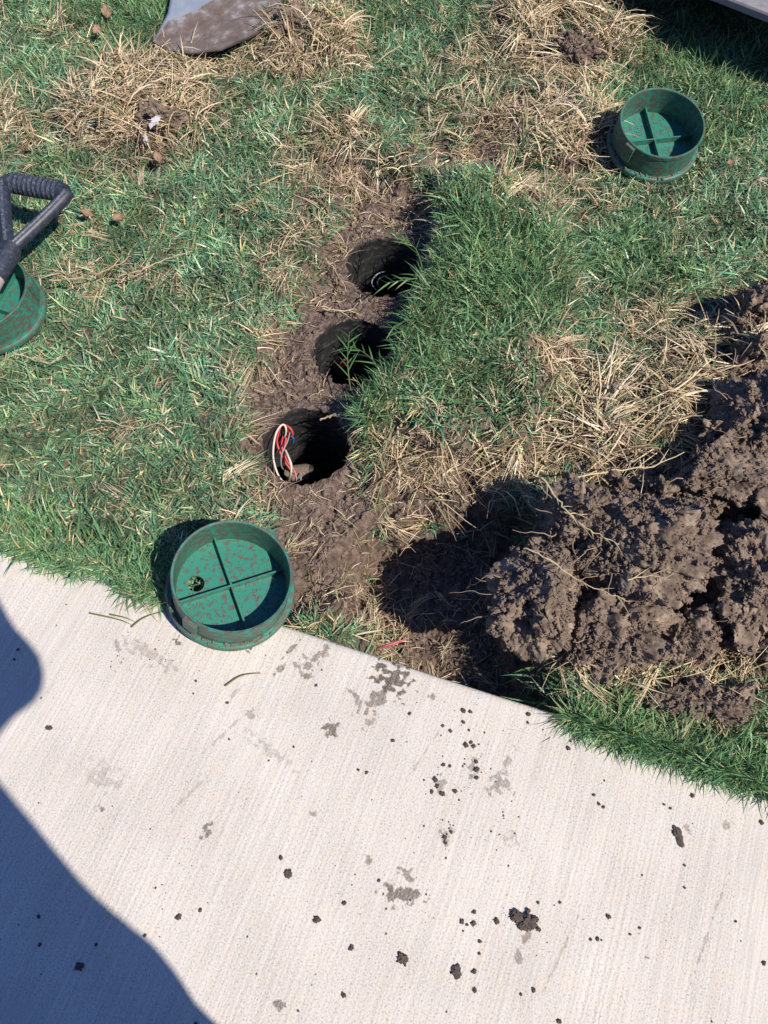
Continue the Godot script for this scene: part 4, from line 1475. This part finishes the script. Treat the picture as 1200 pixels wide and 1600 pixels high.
func straw_tuft(n: int, lo: float, hi: float) -> Build:
	var b := Build.new()
	for k in n:
		var a := rng.randf() * TAU
		var lean := rng.randf_range(0.55, 1.55)
		var d := Vector3(cos(a) * sin(lean), cos(lean), sin(a) * sin(lean))
		var a2 := rng.randf() * TAU
		var p := Vector3(cos(a2), 0, sin(a2)) * rng.randf() * 0.018 + Vector3.UP * rng.randf_range(-0.003, 0.008)
		var l := rng.randf_range(lo, hi)
		var col := straw_col()
		col.a = 1.0
		if rng.randf() < 0.65:
			add_blade(b, p, d, l, rng.randf_range(0.0012, 0.0026), rng.randf_range(0.4, 2.0), col, 4)
		else:
			var pts := []
			for q in 5:
				pts.append(p)
				p += d * l / 4.0
				d = (d + Vector3(rng.randf_range(-0.28, 0.28), rng.randf_range(-0.45, 0.1), rng.randf_range(-0.28, 0.28))).normalized()
			b.tube(pts, taper(5, rng.randf_range(0.0008, 0.0015), 0.0004), 3, col, false)
	return b

func straw_wisp(n: int, lo: float, hi: float) -> Build:          # a lock of stalks that lie much the same way
	var b := Build.new()
	var rise := rng.randf_range(0.0, 0.4)
	for k in n:
		var a := rng.randfn() * 0.28
		var d := Vector3(cos(a), rise + rng.randf_range(-0.15, 0.25), sin(a)).normalized()
		var p := Vector3(rng.randf_range(-0.012, 0.012), rng.randf_range(0.0, 0.010), rng.randfn() * 0.006)
		var l := rng.randf_range(lo, hi)
		var col := straw_col() * 1.08
		col.a = 1.0
		if k % 2 == 0:
			add_blade(b, p, d, l, rng.randf_range(0.0012, 0.0025), rng.randf_range(0.3, 1.4), col, 4)
		else:
			var pts := []
			for q in 5:
				pts.append(p)
				p += d * l / 4.0
				d = (d + Vector3(rng.randf_range(-0.15, 0.15), rng.randf_range(-0.30, 0.05), rng.randf_range(-0.22, 0.22))).normalized()
			b.tube(pts, taper(5, rng.randf_range(0.0009, 0.0016), 0.0004), 3, col, false)
	return b

func straw_bits(n: int) -> Build:
	var b := Build.new()
	for k in n:
		var a := rng.randf() * TAU
		var d := Vector3(cos(a), rng.randf_range(-0.15, 0.2), sin(a)).normalized()
		var p := Vector3(rng.randf_range(-0.015, 0.015), rng.randf_range(0, 0.003), rng.randf_range(-0.015, 0.015))
		var l := rng.randf_range(0.008, 0.032)
		var col := straw_col()
		col.a = 1.0
		var bend := Vector3(rng.randf_range(-0.3, 0.3), rng.randf_range(-0.1, 0.2), rng.randf_range(-0.3, 0.3)) * l
		b.tube([p, p + d * l * 0.5 + bend * 0.4, p + d * l], [rng.randf_range(0.0006, 0.0012), 0.0009, 0.0004], 3, col, false)
	return b

var cover_spots := []
var plate := PackedVector2Array()

func cover_block(x: float, z: float) -> bool:
	for c in cover_spots:
		if Vector2(x - c.x, z - c.y).length() < 0.088:
			return true
	if z < -1.6 and Geometry2D.is_point_in_polygon(Vector2(x, z), plate):
		return true
	return false

func build_grass() -> void:
	for c in get_children():
		if c.has_meta("category") and c.get_meta("category") == "cover":
			cover_spots.append(Vector2(c.position.x, c.position.z))
	for e in [[270, -110], [262, 20], [244, 58], [300, 72], [345, 64], [400, 40], [428, 14], [455, -110]]:
		plate.append(spot2(e[0], e[1], 0.02))
	var flat_kinds := []
	for k in 12:
		flat_kinds.append(green_tuft(11, 0.018, 0.044, 0.9, 0.0025))
	var tall_kinds := []
	for k in 8:
		tall_kinds.append(green_tuft(10, 0.028, 0.062, 0.5, 0.0026))
	var straw_kinds := []
	for k in 12:
		straw_kinds.append(straw_tuft(11, 0.016, 0.065) if k < 9 else straw_wisp(12, 0.03, 0.08))
	var bits := []
	for k in 6:
		bits.append(straw_bits(5))
	var gf := []
	var gt := []
	var gs := []
	var gb := []
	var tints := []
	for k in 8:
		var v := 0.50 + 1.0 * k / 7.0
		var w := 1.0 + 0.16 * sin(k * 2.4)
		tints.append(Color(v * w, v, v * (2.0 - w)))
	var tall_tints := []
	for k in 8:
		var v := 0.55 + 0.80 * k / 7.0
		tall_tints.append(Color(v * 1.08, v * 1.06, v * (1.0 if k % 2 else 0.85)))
	var dry_tints := []
	for k in 6:
		var v := 0.92 + 0.45 * k / 5.0
		dry_tints.append(Color(v, v * (0.97 + 0.02 * (k % 3)), v * (0.92 + 0.06 * (k % 3))))
	var step := 0.0098
	var nx := int(3.3 / step)
	var nzz := int(2.9 / step)
	var over := Vector3(EDGE_N.y, 0, -EDGE_N.x)      # leaning about this axis hangs out over the pavement
	for j in nzz:
		for i in nx:
			var x := -1.65 + (i + rng.randf()) * step
			var z := -2.70 + (j + rng.randf()) * step
			var d := edge_d(x, z)
			if d < 0.002 or on_hole(x, z, 0.002) or cover_block(x, z):
				continue
			# thinner beyond what the frame can show
			if (absf(x) > 0.60 - z * 0.30 or z < -2.1) and rng.randf() < 0.62:
				continue
			var wx := x + 0.022 * nz_fine.get_noise_2d(x * 12.0, z * 12.0)
			var wz := z + 0.022 * nz_fine.get_noise_2d(x * 12.0 + 70.0, z * 12.0)
			var strip := at_mask(m_strip, wx, wz)
			var pit := at_mask(m_pit, wx, wz)
			var mound := at_mask(m_mound, wx, wz)
			var sod := at_mask(m_sod, wx, wz)
			var straw := at_mask(m_straw, wx, wz)
			var bare := at_mask(m_bare, wx, wz)
			var tall := at_mask(m_tall, wx, wz)
			var soil := clampf(maxf(maxf(strip * (1.0 - sod), pit), maxf(mound, bare)), 0.0, 1.0)
			var patch := nz.get_noise_2d(x * 7.0, z * 7.0)
			var clump := nz.get_noise_2d(x * 19.0 + 11.0, z * 19.0)
			straw = clampf(straw * (1.0 + 0.9 * patch + 0.7 * clump), 0.0, 1.0)
			var green := (1.0 - smoothstep(0.25, 0.75, soil)) * (1.0 - 0.80 * smoothstep(0.25, 0.9, straw))
			var gap := gap_at(x, z) * clampf(straw * 1.6 + 0.12, 0.0, 1.0)
			green *= (0.95 if clump > -0.22 else 0.62) * (1.0 - 0.9 * gap)
			if tall > 0.3 and soil < 0.9:
				green = maxf(green, tall * (1.0 - mound * 0.6) * (1.0 if clump > -0.3 else 0.6))
			var turn := Basis(Vector3.UP, rng.randf() * TAU)
			var lean_dir := nz.get_noise_2d(x * 4.0 + 30.0, z * 4.0) * TAU * 1.3
			var lean_ax := Vector3(cos(lean_dir), 0, sin(lean_dir))
			var lean_amt := rng.randf_range(0.0, 0.5)
			var at := Vector3(x, 0, z)
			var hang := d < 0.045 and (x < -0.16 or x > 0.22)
			if rng.randf() < green:
				at.y = ground_at(x, z, false)
				var use_tall := rng.randf() < tall * 1.2 or (hang and rng.randf() < 0.75)
				var sc := rng.randf_range(0.75, 1.25)
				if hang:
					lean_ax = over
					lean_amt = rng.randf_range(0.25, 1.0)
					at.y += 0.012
				var tone := int(clampf((5.5 if hang else 3.8) + patch * 5.0 + clump * 4.0 + rng.randfn() * 1.5, 0, 7))  # overhanging tufts take lighter tints, sunlight painted into their colour
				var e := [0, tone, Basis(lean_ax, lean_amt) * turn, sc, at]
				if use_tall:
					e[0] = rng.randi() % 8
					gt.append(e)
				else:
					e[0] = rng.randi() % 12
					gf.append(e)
			var dry := clampf(straw * (1.0 - 0.85 * strip) * (1.0 - 0.75 * mound) * (0.5 if strip > 0.6 else 1.0) + 0.03 + (0.05 if bare > 0.3 else 0.0) + 0.14 * pit, 0.0, 1.0)
			if rng.randf() < dry * 0.50 * (1.0 - 0.85 * gap):
				if at.y == 0.0:
					at.y = ground_at(x, z, false)
				var sc := rng.randf_range(0.55, 1.2) * (1.0 + 0.35 * at_mask(m_bump, x, z))
				if straw < 0.2:
					sc *= 0.75
				if pit > 0.5:
					sc *= 0.8
				gs.append([rng.randi() % 12, rng.randi() % 6, Basis(lean_ax, lean_amt * 1.4) * turn, sc, at])
			if rng.randf() < 0.03 + 0.09 * strip + 0.14 * bare + 0.1 * straw + 0.12 * mound + 0.06 * pit:
				at.y = ground_at(x, z, false) + 0.003
				gb.append([rng.randi() % 6, rng.randi() % 6, turn, rng.randf_range(0.5, 1.0), at])
	# the torn edge of the sod: blades that hang out to the side, over the far two sleeves
	var brink := [[708, 300], [714, 370], [702, 425], [676, 465], [664, 530], [640, 585], [608, 615], [574, 655]]
	for k in 520:
		var f := rng.randf() * (brink.size() - 1)
		var i := int(f)
		var px := lerpf(brink[i][0], brink[i + 1][0], f - i)
		var py := lerpf(brink[i][1], brink[i + 1][1], f - i)
		var q := spot(px + rng.randf_range(-22, 20), py + rng.randf_range(-14, 14), 0.02)
		if k % 6 == 0:
			gs.append([rng.randi() % 12, rng.randi() % 6, Basis(Vector3(0, 0, 1), rng.randf_range(0.3, 1.2)) * Basis(Vector3.UP, rng.randf() * TAU), rng.randf_range(0.6, 1.0), q + Vector3.DOWN * 0.01])
		else:
			gt.append([rng.randi() % 8, rng.randi() % 8, Basis(Vector3(rng.randf_range(-0.3, 0.3), 0, 1).normalized(), rng.randf_range(0.2, 1.1)) * Basis(Vector3.UP, rng.randf() * TAU), rng.randf_range(0.7, 1.1), q])
	# runners and blades that have crept out over the edge of the pavement
	for k in 2600:
		var u := rng.randf_range(-1.2, -0.17) if k % 2 == 0 else rng.randf_range(0.40, 1.3)
		var reach := (0.032 if k % 2 == 0 else 0.013) * (0.75 + 0.9 * nz.get_noise_1d(u * 14.0))
		if k % 2 == 1:
			reach *= smoothstep(0.40, 0.75, u) + 0.35
		var q := EDGE_O + EDGE_E * u + EDGE_N * (reach * rng.randf_range(-0.4, 1.0))
		if cover_block(q.x, q.y):
			continue
		var e := [0, 3 + rng.randi() % 5, Basis(over, rng.randf_range(0.3, 1.1)) * Basis(Vector3.UP, rng.randf() * TAU), rng.randf_range(0.6, 0.95), Vector3(q.x, 0.006, q.y)]  # lighter tints only: the fringe's sunlit look is put into the colour
		if k % 3 == 0 or k % 2 == 1:
			e[0] = rng.randi() % 8
			gt.append(e)
		else:
			e[0] = rng.randi() % 12
			gf.append(e)
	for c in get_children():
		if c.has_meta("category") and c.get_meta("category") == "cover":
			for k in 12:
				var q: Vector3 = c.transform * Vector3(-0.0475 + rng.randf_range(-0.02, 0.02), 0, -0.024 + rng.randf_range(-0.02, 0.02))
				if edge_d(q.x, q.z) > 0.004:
					gf.append([rng.randi() % 12, 6 + rng.randi() % 2, Basis(Vector3.UP, rng.randf() * TAU), 0.45, q + Vector3.DOWN * 0.008])  # brightest tints paint sunlight onto blades that the cover shades
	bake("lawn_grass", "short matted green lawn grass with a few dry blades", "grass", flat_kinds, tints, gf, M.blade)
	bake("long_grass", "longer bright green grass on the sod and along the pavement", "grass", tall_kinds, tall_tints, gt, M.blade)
	bake("dead_grass", "dry straw coloured dead grass in torn tufts", "dry grass", straw_kinds, dry_tints, gs, M.straw)
	bake("straw_litter", "short broken straw bits strewn over bare soil", "straw", bits, dry_tints, gb, M.straw)

# ---------------------------------------------------------------- the photographer, whose shadow lies on the pavement
func build_person() -> void:
	# joints: [from, to, radius at from, radius at to, colour]
	var skin := Color(0.30, 0.17, 0.11)
	var shirt := Color(0.05, 0.06, 0.09)
	var jeans := Color(0.035, 0.05, 0.09)
	var shoe := Color(0.03, 0.03, 0.03)
	var hip := Vector3(0.15, 0.88, 0.59)
	var chest := Vector3(0.115, 1.22, 0.515)
	var neck := Vector3(0.05, 1.40, 0.44)
	var head := Vector3(0.05, 1.50, 0.36)
	var shl := Vector3(-0.14, 1.32, 0.49)
	var shr := Vector3(0.24, 1.32, 0.49)
	var ell := Vector3(-0.17, 1.02, 0.27)
	var elr := Vector3(0.185, 1.09, 0.26)
	var wrl := Vector3(-0.075, 1.09, 0.085)
	var wrr := Vector3(0.075, 1.09, 0.085)
	var bones := [
		[hip + Vector3(-0.07, 0, 0), hip + Vector3(0.07, 0, 0), 0.125, 0.125, jeans], [hip + Vector3(0, 0.08, -0.02), chest, 0.15, 0.16, shirt], [chest, neck + Vector3(0, -0.05, 0.02), 0.15, 0.08, shirt],
		[shl, shr, 0.075, 0.075, shirt], [neck + Vector3(0, -0.06, 0.02), head + Vector3(0, -0.03, 0.03), 0.055, 0.055, skin], [head + Vector3(0, 0.05, 0.03), head + Vector3(0, -0.03, -0.02), 0.093, 0.075, skin], [head + Vector3(0, -0.03, -0.02), head + Vector3(0, -0.075, -0.055), 0.07, 0.045, skin],
		[shl, ell, 0.062, 0.050, shirt], [shr, elr, 0.062, 0.050, shirt], [ell, wrl, 0.046, 0.030, skin], [elr, wrr, 0.046, 0.030, skin],
		[hip + Vector3(-0.09, -0.03, 0), Vector3(0.06, 0.49, 0.56), 0.10, 0.065, jeans], [Vector3(0.06, 0.49, 0.56), Vector3(0.06, 0.09, 0.64), 0.062, 0.045, jeans], [Vector3(0.06, 0.05, 0.66), Vector3(0.05, 0.04, 0.46), 0.048, 0.04, shoe],
		[hip + Vector3(0.09, -0.03, 0), Vector3(0.28, 0.49, 0.58), 0.10, 0.065, jeans], [Vector3(0.28, 0.49, 0.58), Vector3(0.28, 0.09, 0.66), 0.062, 0.045, jeans], [Vector3(0.28, 0.05, 0.68), Vector3(0.29, 0.04, 0.48), 0.048, 0.04, shoe],
	]
	var t := thing("person", "person standing on the pavement and holding up a phone, shown by the shadow", "person", Vector3(0, 0, 0.6))
	var b := Build.new()
	nets(b, bones, 0.019, t.position, 0.03)
	for s in [-1, 1]:
		var wr: Vector3 = wrl if s < 0 else wrr
		var hand := [[wr, wr + Vector3(-s * 0.004, 0.012, -0.045), 0.028, 0.030, skin], [wr + Vector3(s * 0.004, 0.0, -0.005), wr + Vector3(-s * 0.012, 0.02, -0.04), 0.02, 0.022, skin]]
		for k in 4:
			var base := wr + Vector3(-s * 0.004, -0.016 + k * 0.017, -0.052 - 0.004 * (1.5 - absf(k - 1.5)))
			var mid := base + Vector3(-s * 0.010, 0.0, -0.026 + 0.003 * absf(k - 1.5))
			var tip := mid + Vector3(-s * 0.022, 0.0, 0.0)
			hand.append([base, mid, 0.0095, 0.0088, skin])
			hand.append([mid, tip, 0.0088, 0.0075, skin])
		hand.append([wr + Vector3(-s * 0.01, 0.02, -0.02), wr + Vector3(-s * 0.028, 0.034, -0.034), 0.012, 0.0105, skin])
		hand.append([wr + Vector3(-s * 0.028, 0.034, -0.034), wr + Vector3(-s * 0.046, 0.032, -0.046), 0.0105, 0.0085, skin])
		nets(b, hand, 0.0055, t.position, 0.006)
	part("body", b.mesh(), tinted(0.8, 0.3), t)
	# hair, eyes, nose and ears
	var hb := Build.new()
	nets(hb, [[head + Vector3(0, 0.075, 0.045), head + Vector3(0, 0.03, 0.075), 0.088, 0.082, Color(0.02, 0.015, 0.012)]], 0.012, t.position, 0.01)
	part("hair", hb.mesh(), tinted(0.8, 0.3), t)
	var fb := Build.new()
	nets(fb, [[head + Vector3(0, 0.01, -0.085), head + Vector3(0, -0.022, -0.103), 0.010, 0.014, skin], [head + Vector3(-0.092, 0.0, 0.01), head + Vector3(-0.09, -0.03, 0.012), 0.018, 0.014, skin], [head + Vector3(0.092, 0.0, 0.01), head + Vector3(0.09, -0.03, 0.012), 0.018, 0.014, skin], [head + Vector3(-0.022, -0.055, -0.093), head + Vector3(0.022, -0.055, -0.093), 0.006, 0.006, Color(0.3, 0.1, 0.09)], [head + Vector3(-0.032, 0.012, -0.085), head + Vector3(-0.03, 0.012, -0.087), 0.011, 0.011, Color(0.4, 0.4, 0.4)], [head + Vector3(0.032, 0.012, -0.085), head + Vector3(0.03, 0.012, -0.087), 0.011, 0.011, Color(0.4, 0.4, 0.4)]], 0.005, t.position, 0.002)
	part("face", fb.mesh(), tinted(0.7, 0.3), t)
	var ph := thing("phone", "dark phone held up in both hands above the pavement", "phone", Vector3(0, 1.105, 0.045))
	ph.rotation_degrees = Vector3(-PITCH + 0.0, 0, 0)
	var pb := Build.new()
	pb.box(Vector3(-0.037, -0.12, -0.004), Vector3(0.037, 0.02, 0.004))
	part("case", pb.mesh(), plain(lin(0.02, 0.02, 0.022), 0.4), ph)
	pb = Build.new()
	pb.box(Vector3(-0.034, -0.116, 0.0045), Vector3(0.034, 0.016, 0.0052))
	part("screen", pb.mesh(), plain(lin(0.02, 0.02, 0.025), 0.1), ph)

func nets(b: Build, bones: Array, cell: float, o: Vector3, k: float) -> void:      # surface nets round tapered capsules joined smoothly
	var lo := Vector3(99, 99, 99)
	var hi := -lo
	for e in bones:
		var r := maxf(e[2], e[3]) + cell * 2.0
		lo = lo.min(e[0] - Vector3.ONE * r).min(e[1] - Vector3.ONE * r)
		hi = hi.max(e[0] + Vector3.ONE * r).max(e[1] + Vector3.ONE * r)
	var nx := int((hi.x - lo.x) / cell) + 2
	var ny := int((hi.y - lo.y) / cell) + 2
	var nq := int((hi.z - lo.z) / cell) + 2
	var val := PackedFloat32Array()
	val.resize(nx * ny * nq)
	val.fill(1.0)
	var who := PackedInt32Array()
	who.resize(nx * ny * nq)
	var best := PackedFloat32Array()
	best.resize(nx * ny * nq)
	best.fill(9.0)
	for bi in bones.size():
		var e: Array = bones[bi]
		var a: Vector3 = e[0]
		var d: Vector3 = e[1] - a
		var dd := maxf(d.length_squared(), 1e-8)
		var m := maxf(e[2], e[3]) + k + cell * 2.0
		var l2: Vector3 = ((e[0] as Vector3).min(e[1]) - Vector3.ONE * m - lo) / cell
		var h2: Vector3 = ((e[0] as Vector3).max(e[1]) + Vector3.ONE * m - lo) / cell
		for z in range(maxi(0, int(l2.z)), mini(nq, int(h2.z) + 2)):
			for y in range(maxi(0, int(l2.y)), mini(ny, int(h2.y) + 2)):
				for x in range(maxi(0, int(l2.x)), mini(nx, int(h2.x) + 2)):
					var p := lo + Vector3(x, y, z) * cell
					var t := clampf((p - a).dot(d) / dd, 0.0, 1.0)
					var s := (p - a - d * t).length() - lerpf(e[2], e[3], t)
					var q := (z * ny + y) * nx + x
					if s < best[q]:
						best[q] = s
						who[q] = bi
					var h := maxf(k - absf(val[q] - s), 0.0) / k
					val[q] = minf(val[q], s) - h * h * k * 0.25
	var at := {}
	for z in nq - 1:
		for y in ny - 1:
			for x in nx - 1:
				var q := (z * ny + y) * nx + x
				var inside := 0
				for c in 8:
					if val[q + (c & 1) + ((c >> 1) & 1) * nx + (c >> 2) * nx * ny] < 0.0:
						inside += 1
				if inside == 0 or inside == 8:
					continue
				var p := Vector3.ZERO
				var cnt := 0
				for c in 8:
					for ax in 3:
						if c & (1 << ax):
							continue
						var c2 := c | (1 << ax)
						var v1 := val[q + (c & 1) + ((c >> 1) & 1) * nx + (c >> 2) * nx * ny]
						var v2 := val[q + (c2 & 1) + ((c2 >> 1) & 1) * nx + (c2 >> 2) * nx * ny]
						if (v1 < 0.0) != (v2 < 0.0):
							var f := v1 / (v1 - v2)
							p += Vector3(c & 1, (c >> 1) & 1, c >> 2).lerp(Vector3(c2 & 1, (c2 >> 1) & 1, c2 >> 2), f)
							cnt += 1
				p = p / cnt
				var gr := Vector3(val[q + 1] - val[q], val[q + nx] - val[q], val[q + nx * ny] - val[q]).normalized()
				at[q] = b.vert(lo + (Vector3(x, y, z) + p) * cell - o, gr, bones[who[q]][4])
	var strides := [1, nx, nx * ny]
	for q in at:
		for ax in 3:
			if (val[q] < 0.0) != (val[q + strides[ax]] < 0.0):
				var s1: int = strides[(ax + 1) % 3]
				var s2: int = strides[(ax + 2) % 3]
				if at.has(q - s1) and at.has(q - s2) and at.has(q - s1 - s2):
					b.quad(at[q], at[q - s1], at[q - s1 - s2], at[q - s2])
